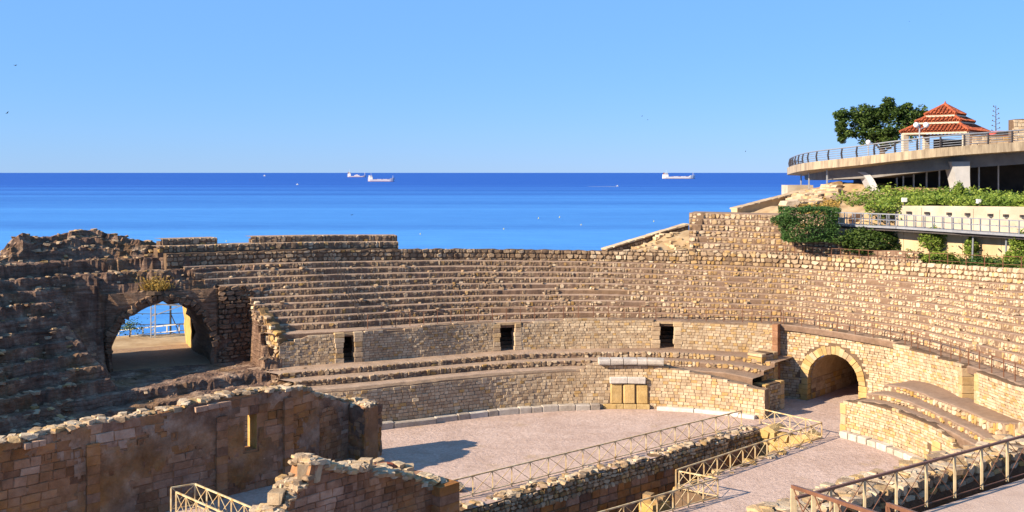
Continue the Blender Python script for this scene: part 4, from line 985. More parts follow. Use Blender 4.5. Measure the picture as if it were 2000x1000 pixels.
# ------------------------------------------------------------------ church ruins
def church_wall(pts, z0, zt, thick, label, plaster=True, hole=None, blocks=(.42, .78), s0=0, toprub=200, tone=None, mat='church', body_segments=None):
    q = Path(pts); t = thing('church_wall', label, 'wall', (*q.xy(0), z0)); zt = K(zt)
    for a, b, lo, hi in (body_segments or [(0, q.L, None, None)]):
        core('wall_body', q, lo if lo is not None else z0 - .1, (lambda s: zt(s) - .03) if hi is None else hi, thick, mat, t, a, b, topj=.07 if hi is None else 0, step=.3, tone=(.4, .5, 0))
    tn = tone or (lambda x, y, z: (min(1, max(0, .45 + .9 * fbm(x * .5, y * .5, z * .6) + rnd.uniform(-.22, .22))), max(0, min(1, .35 + 1.5 * fbm(x * .3 + 7, y * .3, z * .4))) , .3 if rnd.random() < .12 else 0))
    put_stones(t, lay(q, z0, zt, blocks[0], blocks[1], .014, .26, .05, tn, irr=.28, hole=hole, edge=.9, drop=.05), 'brick', mat, 'block', 'small_blocks', 300, 6)
    na, nz_ = max(3, int(q.L / .16)), 34; V = []; ms = []; tns = []
    for i in range(na):
        s = q.L * i / (na - 1); top_ = zt(s) - .02
        for j in range(nz_):
            z = z0 + (top_ - z0) * j / (nz_ - 1); mk = fbm(s * .22, z * .34, 3.1 + q.L) + .30 * (z - z0) / max(1, top_ - z0) - .17 + .25 * n2(s * 2.2, z * 2.2, 1); x, y = q.xy(s, .045 + min(.06, max(-.05, mk * .25)) + .035 * fbm(s * 2.5, z * 2.5, 7)); V.append((x, y, z)); ms.append(mk)
            tns.append((.5 + .9 * fbm(s * .6, z * .6, 11), max(0, min(1, .25 + 1.6 * fbm(s * .3, z * .3, 21))), .3 * max(0, fbm(s * .8, z * .3, 31))))
    inh = lambda i, j: hole and hole(q.L * (i + .5) / (na - 1), V[i * nz_ + j][2] + .08, .3, .3)
    mm = MB(); mm.grid(V, na, nz_, tones=tns, skip=lambda i, j: max(ms[i * nz_ + j], ms[(i + 1) * nz_ + j], ms[i * nz_ + j + 1]) < .05 or inh(i, j))
    if mm.f and plaster: mm.build('plaster_remains', 'plaster', t)
    tb = []
    for i in range(toprub):
        s = rnd.uniform(0, q.L); x, y = q.xy(s, -rnd.uniform(.05, thick - .05)); d = rnd.uniform(.12, .45)
        tb.append((x, y, zt(s) + d * .08, rnd.uniform(0, 6), d * 1.4, d, d * .6, (rnd.uniform(.35, 1), .5 if rnd.random() < .2 else 0, 0), rnd.uniform(-.2, .2)))
    put_stones(t, tb, 'rubble', 'rubble', 'rubble_stone', 'small_rubble', 120); return t, q
WA = [(-29.5, 39.8), (-12.6, 57.0), (-11.2, 59.2)]
qa = Path(WA)
wtop = [(-200, 905), (0, 862), (30, 855), (55, 850), (120, 838), (180, 824), (260, 812), (350, 797), (362, 786), (410, 778), (470, 766), (575, 758), (592, 762), (600, 768), (640, 776), (700, 790)]
def za(s):
    x, y = qa.xy(s, -.45); px = pxy(x, y, 5)[0]; yy = np.interp(px, *zip(*wtop)); return min(5.6, H - (yy - HY) * y / FOC) + .08 * fbm(s * 1.2, 5) + .05 * n2(s * 4, 1)
def s_at(q, px): return float(min(np.linspace(0, q.L, 900), key=lambda s: abs(pxy(*q.xy(s), 4)[0] - px)))
sw0, sw1 = s_at(qa, 478), s_at(qa, 502); zw0, zw1 = H - (882 - HY) * qa.xy(sw0)[1] / FOC, H - (812 - HY) * qa.xy(sw0)[1] / FOC
holes = lambda s, z, L, h: (sw0 - L * .4 < s < sw1 + L * .4 and zw0 - h * .3 < z < zw1 + h * .3)
tA, _ = church_wall(WA, 0, za, .95, 'long shaded church ruin wall at the lower left with a slit window', True, holes, toprub=420,
    body_segments=[(0, sw0, None, None), (sw1, qa.L, None, None), (sw0, sw1, None, zw0), (sw0, sw1, zw1, None)])
# pilasters, ledge, niche and slit reveal
for px in (180, 430, 560):
    s = s_at(qa, px); x, y = qa.xy(s, .0); tx, ty = qa.tan(s); zt0 = za(s) - (.9 if px < 500 else .4); k = 0; z = 0
    while z < zt0:
        h = min(.45, zt0 - z); m = MB(); m.box((x, y, z + h / 2), (.62 + rnd.uniform(-.03, .03), .42, h - .012), math.atan2(ty, tx), (rnd.uniform(.2, .7), rnd.uniform(.2, .8), 0)); m.build('pilaster_block', 'church', tA); z += h
for a, b, z, nm in ((s_at(qa, 370), s_at(qa, 440), None, 'ledge'), (s_at(qa, 28), s_at(qa, 70), None, 'ledge')):
    for c in np.linspace(a, b, 4)[:-1]:
        zz = za(c) - .28; x, y = qa.xy(c + .5, .1); tx, ty = qa.tan(c); m = MB(); m.box((x, y, zz), ((b - a) / 3 - .03, .5, .26), math.atan2(ty, tx), (.8, .2, 0)); m.build('ledge_stone', 'church', tA)
for s in (sw0 - .14, sw1 + .14):
    z = zw0
    while z < zw1: h = min(.4, zw1 - z + .01); x, y = qa.xy(s, -.47); tx, ty = qa.tan(s); m = MB(); m.box((x, y, z + h / 2), (.3, .92, h - .01), math.atan2(ty, tx), (.7, .9, 0)); m.build('window_jamb', 'slab', tA); z += h  # yellow stone paints in the sun coming through the slit
# joist holes: short dark recesses built as open boxes
for px, py in ((95, 890), (275, 865), (305, 905), (380, 848), (420, 838), (340, 852), (200, 878), (440, 840), (150, 886), (460, 838)):
    s = s_at(qa, px); y0 = qa.xy(s)[1]; z = H - (py - HY) * y0 / FOC; m = MB(); x, y = qa.xy(s, .045); tx, ty = qa.tan(s); a = math.atan2(ty, tx)
    for dx, dz, w_, h_ in ((-.16, 0, .06, .34), (.16, 0, .06, .34), (0, .19, .38, .06), (0, -.19, .38, .06)): m.box((x + tx * dx, y + ty * dx, z + dz), (w_, .06, h_), a, (.3, .5, 0))
    m.build('joist_socket', 'church', tA)
# corner tower at the right end
TW = [(-11.3, 59.3), (-9.9, 61.9), (-8.7, 61.6)]
def ztw(s): return 4.1 - .35 * s + .12 * n2(s * 3, 2) if s < 2.6 else 3.35 + .15 * n2(s * 3, 4)
church_wall([(-11.3, 59.35), (-9.7, 62.0)], 0, lambda s: 4.3 - .35 * s + .1 * n2(s * 2, 6), .9, 'short lit return of the church wall next to the corner pier', toprub=50, blocks=(.3, .5))
church_wall([(-10.1, 61.9), (-8.75, 60.9)], 0, lambda s: 3.25 + .2 * n2(s * 2.5, 1), 1.1, 'ochre corner pier at the right end of the long church wall', toprub=40, blocks=(.3, .42), tone=lambda x, y, z: (rnd.uniform(.2, .9), rnd.uniform(.3, 1), 0))
church_wall([(-8.75, 60.95), (-7.95, 62.3)], 0, lambda s: 3.2 + .2 * n2(s * 2.5, 5), .7, 'side of the ochre corner pier facing the sand', toprub=20, blocks=(.3, .42), tone=lambda x, y, z: (rnd.uniform(.2, .9), rnd.uniform(.3, 1), 0))
# nearer ruined wall
WB = [(-9.9, 42.6), (-8.9, 44.0), (-3.3, 50.0)]
qb = Path(WB); wb = [(300, 1020), (530, 995), (565, 960), (572, 936), (590, 933), (592, 900), (632, 897), (640, 905), (700, 912), (760, 918), (815, 932), (830, 936), (868, 940), (900, 945)]
def zb_(s): x, y = qb.xy(s, -.5); px = pxy(x, y, 4)[0]; yy = np.interp(px, *zip(*wb)); return H - (yy + 6 - HY) * y / FOC + .55 * fbm(s * 1.1, 9) + .25 * n2(s * 2.6, 4)
tB, _ = church_wall(WB, 0, zb_, 1.3, 'nearer broken church wall in the bottom centre with tumbled stones on top', False, toprub=900, blocks=(.3, .48))
big = []
for px, py, d in ((620, 912, 1.0), (655, 918, .7), (600, 940, .6), (585, 958, .6), (700, 915, .55), (845, 945, .6), (855, 938, .5), (560, 965, .6), (730, 900, .5), (715, 905, .45)):
    s = s_at(qb, px); x, y = qb.xy(s, -.6); z = H - (py - HY) * y / FOC; big.append((x, y, z - .1, rnd.uniform(0, 3), d * 1.15, d, d * .8, (rnd.uniform(.5, .9), .15, .1), rnd.uniform(-.1, .1)))
put_stones(tB, big, 'brick', 'rubble', 'fallen_block', 'small_fallen_blocks', 60)
bx, by = qb.xy(qb.L - .5, .1)
for k in range(5): m = MB(); m.box((-3.55, 49.95, .05 + k * .46), (1.3, 1.5, .445), .82, (rnd.uniform(.3, .8), .9 if k % 3 else .2, 0)); m.build('corner_block', 'church', tB)
t = thing('rubble_heap', 'tumbled pale stones with a red tile patch behind the nearer church wall', 'rubble', P(740, 908, 1.0)); hp = []
hb = P(745, 905, 1.6)
for i in range(90):
    d = rnd.uniform(.2, .6); x, y = hb.x + rnd.gauss(0, 1.4), hb.y + rnd.gauss(0, .6); hp.append((x, y, 1.45 - abs(x - hb.x) * .35 + rnd.uniform(-.5, .25), rnd.uniform(0, 6), d * 1.3, d, d * .7, (rnd.uniform(.4, 1), .2, .1), rnd.uniform(-.3, .3)))
put_stones(t, hp, 'rubble', 'rubble', 'stone', 'small_stones', 80)
m = MB(); q = P(752, 901, 1.7); m.lathe((q.x, q.y, 1.35), [(.62, 0), (.6, .1), (.45, .2), (.2, .24)], 14); m.build('red_patch', 'roof', t)
m = MB(); m.box((hb.x, hb.y, .55), (4.2, 1.6, 1.3), -.4, (.4, .3, 0)); m.build('core', 'church', t)

# ------------------------------------------------------------------ railings in the arena
railing('railing', 'long cream cross-braced railing along the far edge of the trench', [P(890, 986, 0) + Vector((-.2, .5, 0)), P(1448, 834, 0)], 1.1, 1.32, .065)
railing('railing', 'cream cross-braced railing along the near edge of the trench with an angled far end', [P(1484, 828, 0), P(1605, 857, 0), P(1320, 956, 0)], 1.05, 1.25, .065)
railing('railing', 'short cream railing turning the trench corner beside the stone pier', [P(1322, 957, 0) + Vector((.1, -.1, 0)), P(1402, 973, 0), P(1150, 1050, 0)], 1.05, 1.2, .065)
wz = 1.5; a, b, c = P(350, 1018, wz), P(383, 992, wz), P(520, 1060, wz)
railing('railing', 'orange-lit cream railing in the bottom left corner by the church wall', [P(334, 999, wz), P(381, 991, wz), P(530, 1058, wz)], 1.1, 1.0, .065)
railing('railing', 'second railing of the walkway in the bottom left corner, nearer the camera', [P(344, 1008, wz), P(470, 1068, wz)], 1.1, 1.0, .065)
struct(flat_poly('walkway', [tuple(P(325, 1003, wz)[:2]), tuple(P(385, 988, wz)[:2]), tuple(P(600, 1090, wz)[:2]), tuple(P(480, 1130, wz)[:2])], wz - .02, 'paving', -.1))
# railings on the gallery walkway and stairs
def gal_rail(px0, f1, label):
    f0 = phi_at(RG + .45, px0); fs = np.linspace(f0, f1, max(4, int(abs(f0 - f1) * 22))); railing('railing', label, [Vector((*pol(f, Rg(f) + .45), zg(f))) for f in fs], 1.05, .95, .035, 'metal_brown', None, False, (.5,), postw=.05)
gal_rail(718, phi_at(RG + .45, 1525), 'thin brown railing along the walkway above the back gallery wall')
gal_rail(1530, R_(-12), 'thin brown railing above the arch wall continuing to the right edge')
def rb(px, w): f = phi_at(RG + w, px); return Vector((*pol(f, Rg(f) + w), zt_(f) + .75))
railing('railing', 'thin brown railing across the foot of the stepped block', [rb(p, WT + .9) for p in range(1498, 1790, 36)] , 1.0, .95, .035, 'metal_brown', None, False, (.5,), postw=.05)
railing('railing', 'thin brown railing in front of the shrubs at the right edge', [rb(p, WT + .95) for p in range(1815, 2080, 36)], 1.05, 1.4, .035, 'metal_brown', None, False, (.5,), postw=.05)
for k in range(10):
    w_ = 1.0 + (WT - 1.1) * k / NR; px = 712 - k * 6.6; f = phi_at(RG + w_, px); z = zg(f) + (zt_(f) - zg(f)) * k / NR; a = Vector((*pol(f, Rg(f) + w_), z)); f2 = phi_at(RG + w_ + .45, px - 5); b = Vector((*pol(f2, Rg(f2) + w_ + .45), z + .1))
    railing('stair_rail', 'stair hoop rail number %s from the bottom of the seats' % ['one', 'two', 'three', 'four', 'five', 'six', 'seven', 'eight', 'nine', 'ten'][k], [a, b], 1.0, 2.0, .035, 'metal_dark', None, False, group='hoop rails up the seat stairs')
a = PD(655, 488, 89.5); b = PD(612, 470, 90.5); m = MB(); m.tube([a, b], .06, 6); tag(m.build('red_handrail', 'red'), 'thin red sloping handrail at the top of the seat stairs', 'handrail')

# ------------------------------------------------------------------ foreground terrace
TZ = 8.9; e = [P(1560, 1092, TZ), P(1803, 998, TZ), P(1960, 949, TZ), P(2120, 905, TZ)]
ed = [Vector((v.x, v.y)) for v in e]; dn = (ed[-1] - ed[0]).normalized(); nn = Vector((-dn.y, dn.x))
s1 = ed[0] - dn * 3 + nn * .25; s2 = ed[-1] + dn * 6 + nn * .25
struct(flat_poly('terrace', [tuple(s1), tuple(s2), (s2.x + 4, s2.y - 14), (s1.x + 3, 9), (s1.x - 1, 12)], TZ, 'paving', 0), 'paved terrace at the lower right striped by railing shadows')
rq = Path([tuple(s1 + nn * .75), tuple(s2 + nn * .75)])
t = thing('rubble_wall', 'low rubble wall along the edge of the foreground terrace', 'wall', (*s1, TZ)); zrw = lambda s: TZ + .42 + .12 * fbm(s * 1.1, 2)
core('wall_body', rq, 0, lambda s: zrw(s) - .05, .9, 'mortar', t, topj=.08, step=.3, front=0)
st = lay(rq, TZ - .05, zrw, .25, .34, .02, .3, .07, tone_std(.2, .1, .2, .9), irr=.4, tiltj=.15, edge=.6)
for i in range(420):
    s = rnd.uniform(0, rq.L); x, y = rq.xy(s, -rnd.uniform(0, 1.1)); d = rnd.uniform(.1, .36); st.append((x, y, zrw(s) + d * .05 - .03, rnd.uniform(0, 6), d * 1.4, d, d * .5, (rnd.uniform(.4, 1), .5 if rnd.random() < .25 else 0, 0), rnd.uniform(-.2, .2)))
put_stones(t, st, 'rubble', 'rubble', 'stone', 'small_stones', 300)
V = []                                                                   # rough bank falling from the terrace to the arena
for i in range(40):
    s = rq.L * i / 39
    for j in range(10):
        x, y = rq.xy(s, -.8 - j * .9); V.append((x, y, TZ + .2 - j * 1.05 + .5 * fbm(x * .5, y * .5, 3) + rnd.uniform(-.05, .05)))
m = MB(); m.grid(V, 40, 10, (.55, .3, 0)); struct(m.build('terrace_bank', 'eroded'), 'rough earth bank below the foreground terrace')
rb0 = P(1553, 1098, TZ); rails = [P(1553, 973 , TZ + 1.1), P(2060, 835, TZ + 1.1)]
rails = [Vector((v.x, v.y, TZ)) for v in rails]
railing('railing', 'large brown railing crossing the lower right corner over the terrace', rails, 1.1, 1.17, .036, 'metal_brown', .06, True, postw=.055, postmat='metal_olive', toptube=.06)
c0 = PD(1548, 950, 22.2); c1 = PD(1736, 1012, 18.5); c0.z -= 1.1; c1.z -= 1.1
railing('railing', 'brown stair railing descending from the corner post at the bottom right', [c0, c1], 1.1, 1.0, .05, 'metal_brown', .15, True, postw=.08, toptube=.075, postmat='metal_olive')
c0 = PD(1734, 985, 20.5); c1 = PD(1830, 1018, 18.0); c0.z -= 1.1; c1.z -= 1.1
railing('railing', 'small piece of brown railing cut by the bottom edge', [c0, c1], 1.1, 1.0, .05, 'metal_brown', .15, True, postw=.07, toptube=.075)
# ------------------------------------------------------------------ hillside at the right
CP = [(5, 92, 8.6), (10, 91.5, 9.75), (12.5, 92.5, 10.6), (15, 94, 11.4), (16.5, 95, 11.8), (14, 90, 10.3), (16, 90.5, 11.0), (24, 105, 13.2), (31, 111, 14.4), (22, 90, 13.2), (28, 84.5, 12.2), (24, 86, 12.6), (20, 82.5, 11.0), (26, 95, 14.2), (32, 100, 15.2), (34, 96, 15.4), (31, 85.6, 14.2), (33, 84.6, 14.4), (35, 83, 14.5), (37.5, 79.5, 14.6), (39.5, 77, 14.65), (42, 74, 14.7), (50, 78, 14.9), (60, 76, 14.9), (34.5, 87.5, 14.75), (40, 87, 14.9), (50, 87, 15.0), (60, 87, 15.1), (40, 92, 15.2), (60, 92, 15.4), (36, 104, 16.2), (34.5, 109, 16.2), (40, 100, 15.8), (45, 110, 16.5), (60, 130, 16), (36, 120, 14.5), (32, 125, 10), (20, 112, 8), (8, 102, 4), (0, 100, 2), (80, 90, 17), (80, 76, 14.8), (27.5, 86, 12.6), (28, 125, 5)]
CPa = np.array(CP)
TANL = [(1722, 82.9), (1762, 81.6), (1830, 79.5), (1900, 77.2), (2000, 73.5), (2150, 69.5)]; PALE = [(1745, 84.6), (1830, 82.5), (1900, 80.2), (2000, 77.0), (2150, 73.0)]
def Dt(px): return float(np.interp(px, *zip(*TANL)))
def Dp(px): return float(np.interp(px, *zip(*PALE)))
def on(px, D): return ((px - 1000) * D / FOC, D)
def hill(x, y):
    d = (CPa[:, 0] - x) ** 2 + (CPa[:, 1] - y) ** 2 + .3; w_ = d ** -1.6; return float((w_ * CPa[:, 2]).sum() / w_.sum())
V = []; xs = np.arange(2, 82, .8); ys = np.arange(72.5, 132, .8)
for x in xs:
    for y in ys:
        z = hill(x, y) + .35 * fbm(x * .5, y * .5) + .2 * fbm(x * 1.7, y * 1.7, 3)
        f = math.atan2(y - C[1], x - C[0]); r = math.hypot(x - C[0], y - C[1])
        px = 1000 + x * FOC / y; lim = 5.6 if 1345 < px < 1650 else 1.6
        if r < Rg(f) + WT + lim: z = min(z, zt_(f) - .3)
        if px > 1655 and y < 84.8: z = min(z, 10.6)
        xl = np.interp(y, [92, 97, 101, 111, 125], [8.4, 16.7, 22.2, 32.3, 33]); 
        if x < xl: z -= (xl - x) * 2.2
        V.append((x, y, z))
def hskip(i, j):
    x, y = xs[i] + .4, ys[j] + .4; px = 1000 + x * FOC / y
    if px > 1768 and y < Dp(px) + .1: return True
    f = math.atan2(y - C[1], x - C[0]); return math.hypot(x - C[0], y - C[1]) < Rg(f) + WT + 1.0
m = MB(); m.grid(V, len(xs), len(ys), skip=hskip); struct(m.build('hillside', 'soil', smooth=True), 'sandy slope behind the stands rising to the promenade')
struct(flat_poly('lower_bank', [pol(f, Rg(f) + WT + 1.15) for f in np.linspace(R_(48), R_(-14), 14)] + [(90, 50)] + [on(p, Dt(p) + .15) for p in (2300, 2150, 2000, 1900, 1830, 1762)] + [on(1690, 85.5)], 10.1, 'soil'), 'strip of planted ground behind the right parapet')
struct(flat_poly('middle_bank', [on(p, Dt(p) + .2) for p in (1724, 1762, 1830, 1900, 2000, 2150)] + [on(p, Dp(p) + .1) for p in (2150, 2000, 1900, 1830, 1745)], 12.3, 'soil'), 'ground strip between the two concrete walls')

def wall_thing(name, label, pts, z0, z1, thick, mat, cat='wall', panel=None):
    q = Path(pts); t = thing(name, label, cat, (*q.xy(0), z0 if not callable(z0) else z0(0))); core('wall_body', q, z0, z1, thick, mat, t, topj=.0, step=1.0)
    return t, q
# concrete retaining walls
t, q = wall_thing('retaining_wall', 'pale concrete retaining wall with small wall lamps below the ivy slope', [on(p, Dp(p)) for p in (1749, 1830, 1900, 2000, 2150)], 12.0, lambda s: 14.46 + .016 * s, .4, 'concrete')
for i in range(8):
    s = i * 2.1; x, y = q.xy(s + 1.05, .02); m = MB(); m.box((x, y, 13.2), (2.07, .05, 2.3), math.atan2(q.tan(s + 1)[1], q.tan(s + 1)[0])); m.build('wall_panel', 'concrete', t)
for i, px in enumerate((1776, 1811, 1855, 1891, 1936, 1966, 1999)):
    s = s_at(q, px); x, y = q.xy(s, .13); l = thing('wall_lamp', 'small dark wall lamp, number %s from the left on the pale concrete wall' % ['one', 'two', 'three', 'four', 'five', 'six', 'seven'][i], 'lamp', (x, y, 13.9), 'wall lamps on the concrete wall')
    m = MB(); m.box((x, y, 13.92), (.34, .26, .2)); m.build('lamp_housing', 'metal_dark', l); m = MB(); m.box((x, y - .02, 13.8), (.26, .16, .05)); m.build('lamp_glass', 'white', l)
t, q2 = wall_thing('retaining_wall', 'tan concrete retaining wall behind the shrubs below the footbridge', [on(p, Dt(p)) for p in (1724, 1762, 1830, 1900, 2000, 2150)], 9.6, lambda s: 12.45 + .03 * s, .35, 'concrete_tan')
for i in range(11):
    s = .2 + i * 1.6; x, y = q2.xy(s + .8, .02); m = MB(); m.box((x, y, 10.95), (1.57, .05, 2.9), math.atan2(q2.tan(s + 1)[1], q2.tan(s + 1)[0])); m.build('wall_panel', 'concrete_tan', t)
for i, px in enumerate((1875, 1916, 1953)):
    s = s_at(q2, px); x, y = q2.xy(s, .1); m = MB(); m.tube([(x, y + .1, 11.6), (x, y - .25, 11.45)], .05, 6); m.build('drain_pipe', 'metal_dark', t)
# footbridge
fb = [PD(1628, 438, 85.5), PD(1760, 444, 80.6), PD(1870, 451, 77.2), PD(2000, 459, 72.6), PD(2110, 465, 69)]
t = thing('footbridge', 'grey steel footbridge with upright bar railing crossing below the concrete wall', 'footbridge', fb[0])
m = MB()
for a, b in zip(fb[:-1], fb[1:]): m.beam(a, b, 1.5, .16)
m.build('deck', 'steel', t)
for off in (-.72, .72):
    m = MB()
    for a, b in zip(fb[:-1], fb[1:]): m.beam(a + Vector((0, off, -.16)), b + Vector((0, off, -.16)), .12, .26)
    m.build('girder', 'metal_dark', t)
    for z in (1.0, .55):
        m = MB()
        for a, b in zip(fb[:-1], fb[1:]): m.beam(a + Vector((0, off, z)), b + Vector((0, off, z)), .05)
        m.build('rail', 'steel', t)
    for a, b in zip(fb[:-1], fb[1:]):
        n = max(1, round((b - a).length / .8))
        for i in range(n):
            p = a.lerp(b, i / n) + Vector((0, off, 0)); m = MB(); m.beam(p + Vector((0, -.02, -.3)), p + Vector((0, -.02, 1.02)), .07); m.build('post', 'steel', t)
for a in (.25, .75):
    p = fb[2].lerp(fb[3], a); m = MB(); m.tube([p, Vector((p.x, p.y + .2, 10))], .07, 8); m.build('pier', 'steel', t)
# floodlights on top of the wall
for i, px in enumerate((1764, 1908)):
    s = s_at(q, px); x, y = q.xy(s, -.3); l = thing('floodlight', ['white box floodlight at the left end of the concrete wall top', 'white box floodlight farther right on the concrete wall top'][i], 'lamp', (x, y, 14.5))
    m = MB(); m.box((x, y, 14.95), (.36, .3, .34)); m.build('housing', 'white', l); m = MB(); m.beam((x, y, 14.4), (x, y, 14.8), .08); m.build('bracket', 'metal_dark', l)

def tiltall(a, f): return lambda *p, **k: [(*q[:8], a) for q in f(*p, **k)]
# sea walls going down to the water
t, q3 = wall_thing('boundary_wall', 'sloping stone boundary wall running down towards the sea behind the parapet', [PD(1183, 488, 92)[:2], PD(1345, 440, 97)[:2]], 6.5, lambda s: 10.25 + s / 9.4 * 1.95, .6, 'mortar')
put_stones(t, lay(q3, lambda s: 9.2 + s / 9.4 * 1.95, lambda s: 10.2 + s / 9.4 * 1.95, .3, .45, .02, .3, .05, tone_std(.1, .1, .1, .7), irr=.3, edge=.8), 'rubble', 'rubble', 'stone', 'small_stones', 60)
put_stones(t, tiltall(.204, lay)(q3, lambda s: 10.22 + s / 9.4 * 1.95, lambda s: 10.4 + s / 9.4 * 1.95, .16, .9, .02, .8, .12, tone_std(0, 0, .6, 1), irr=.1), 'brick', 'brick', 'coping_stone', 'small_copings', 60)
a, b = PD(1440, 407, 101), PD(1582, 368, 111)
t, q4 = wall_thing('boundary_wall', 'upper sloping boundary wall ending under the promenade tip', [a[:2], b[:2]], 8, lambda s: a.z + s / 15 * (b.z - a.z), .7, 'concrete_tan')
put_stones(t, tiltall(math.atan((b.z - a.z) / 15), lay)(q4, lambda s: a.z - .1 + s / 15 * (b.z - a.z), lambda s: a.z + .12 + s / 15 * (b.z - a.z), .18, 1.1, .02, .9, .12, tone_std(0, 0, .5, .9), irr=.1), 'brick', 'brick', 'coping_stone', 'small_copings', 60)
c_ = PD(1557, 372, 113); m = MB(); m.box((c_.x, c_.y, c_.z - 1), (2.8, 2.5, 3.2), 0); tag(m.build('wall_block', 'concrete'), 'squat concrete block wall under the promenade tip', 'wall')
t = thing('rock_outcrop', 'pale tumbled rocks on the slope under the promenade', 'rocks', (31, 100, 14.5)); rk = []
for i in range(150):
    px = rnd.uniform(1540, 1645); y = rnd.uniform(94, 106); x = (px - 1000) * y / FOC; d = rnd.uniform(.3, 1.1); rk.append((x, y, hill(x, y) + d * .1, rnd.uniform(0, 6), d * 1.5, d, d * .7, (rnd.uniform(.4, 1), .4 if rnd.random() < .3 else 0, 0), rnd.uniform(-.2, .2)))
for i in range(70):
    px = rnd.uniform(1200, 1345); y = rnd.uniform(90, 95); x = (px - 1000) * y / FOC; d = rnd.uniform(.2, .6); rk.append((x, y, hill(x, y) + d * .1, rnd.uniform(0, 6), d * 1.5, d, d * .7, (rnd.uniform(.5, 1), .3, 0), 0))
put_stones(t, rk, 'rubble', 'rubble', 'rock', 'small_rocks', 120)
t = thing('boulder', 'rounded brown boulder beside the start of the footbridge', 'rock', PD(1675, 437, 86.6)); b0 = PD(1675, 430, 86.6); m = MB(); V = []
for i in range(9):
    for j in range(13):
        th, ph = PI * i / 8, 2 * PI * j / 12; d = Vector((math.sin(th) * math.cos(ph), math.sin(th) * math.sin(ph), math.cos(th))); r = 1 + .35 * fbm(d.x * 1.3, d.y * 1.3, d.z * 1.3); V.append(b0 + Vector((d.x * .75 * r, d.y * .6 * r, d.z * .6 * r)))
m.grid(V, 9, 13, (.3, .1, .2)); m.build('rock', 'eroded', t)
for i, (p, qx, qy) in enumerate((((1290, 489), 1312, 480), ((1318, 487), 1336, 476))):
    a, b = PD(*p, 91.2), PD(qx, qy, 91.8); m = MB(); m.tube([a, b], .06, 6); m.tube([a + Vector((.8, 0, 0)), b - Vector((.5, 0, .5))], .06, 6)
    tag(m.build('red_barrier', 'red'), ['left red barrier bar lying on the sandy slope', 'right red barrier bar lying on the sandy slope'][i], 'barrier')

# ------------------------------------------------------------------ promenade
EP = [(2120, 268, 91), (2000, 278, 92), (1860, 288, 93.5), (1749, 299, 96), (1674, 308, 99), (1590, 317, 105), (1560, 322, 110), (1543, 327, 116), (1539, 329.5, 122), (1545, 331, 129), (1562, 332, 136)]
ctrl = [PD(*e) for e in EP]
def spline(c, n=8):
    out = []
    for i in range(len(c) - 1):
        p0, p1, p2, p3 = c[max(i - 1, 0)], c[i], c[i + 1], c[min(i + 2, len(c) - 1)]
        for k in range(n):
            u = k / n; out.append(.5 * ((2 * p1) + (p2 - p0) * u + (2 * p0 - 5 * p1 + 4 * p2 - p3) * u * u + (3 * p1 - p0 - 3 * p2 + p3) * u ** 3))
    return out + [c[-1]]
E_ = spline(ctrl)
def inset(pts, d):
    out = []
    for i, p in enumerate(pts):
        tv = (pts[min(i + 1, len(pts) - 1)] - pts[max(i - 1, 0)]); n_ = Vector((tv.y, -tv.x, 0)).normalized()
        out.append(p + n_ * d)
    return out
t = thing('promenade', 'curved concrete promenade deck cantilevered over the slope', 'terrace', (45, 95, 16))
I1, I2, I3 = inset(E_, 1.9), inset(E_, 3.2), inset(E_, 7.5)
FT = .72
def dz(p, z): return Vector((p.x, p.y, p.z + z))
V = []
for p, a, b in zip(E_, I1, I2): V += [dz(p, 0), dz(p, -FT), dz(a, -FT - .12)]
m = MB(); m.grid(V, len(E_), 3); m.build('edge_slab', 'fascia', t)
# fascia panels with joints
L = 0; seg = [(E_[i], E_[i + 1]) for i in range(len(E_) - 1)]
q = Path([(p.x, p.y) for p in E_]); zq = lambda s: float(np.interp(s, q.s, [p.z for p in E_]))
s = 0.4; i = 0
while s < q.L - 1.2:
    m = MB(); vs = []
    for ss in (s, s + .99):
        x, y = q.xy(ss); tx, ty = q.tan(ss); 
        for off in (-.0, .09):
            for z in (-FT - .02, .06): vs.append((x - ty * off, y + tx * off, zq(ss) + z))
    m.add(vs, [(0, 1, 3, 2), (4, 6, 7, 5), (0, 4, 5, 1), (2, 3, 7, 6), (1, 5, 7, 3), (0, 2, 6, 4)]); m.build('fascia_panel', 'fascia', t); s += 1.0
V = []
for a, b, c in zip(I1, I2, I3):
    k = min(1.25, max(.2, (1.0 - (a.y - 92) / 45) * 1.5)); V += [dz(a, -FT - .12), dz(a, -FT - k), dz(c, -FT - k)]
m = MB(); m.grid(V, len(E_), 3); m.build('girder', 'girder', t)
back = [Vector((70, 150, 18.6)), Vector((120, 150, 18.8)), Vector((120, 91, 20.3))]
dk = [dz(p, -.02) for p in E_][::-1] + []
pl_ = [(p.x, p.y) for p in E_] + [(60, 160), (130, 160), (130, 90)]
tri = tessellate_polygon([[Vector((x, y, 0)) for x, y in pl_]]); zz = [p.z - .03 for p in E_] + [18.9, 19, 20.0]
m = MB(); m.add([(x, y, z) for (x, y), z in zip(pl_, zz)], [tuple(f) for f in tri]); m.build('deck', 'paving', t)
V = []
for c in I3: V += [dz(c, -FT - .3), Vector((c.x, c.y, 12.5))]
m = MB(); m.grid(V, len(E_), 2); m.build('recessed_wall', 'dark_wall', t)  # near-black colour stands in for the dark under the deck
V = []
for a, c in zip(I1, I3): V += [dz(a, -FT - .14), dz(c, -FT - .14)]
m = MB(); m.grid(V, len(E_), 2); m.build('soffit', 'girder', t)
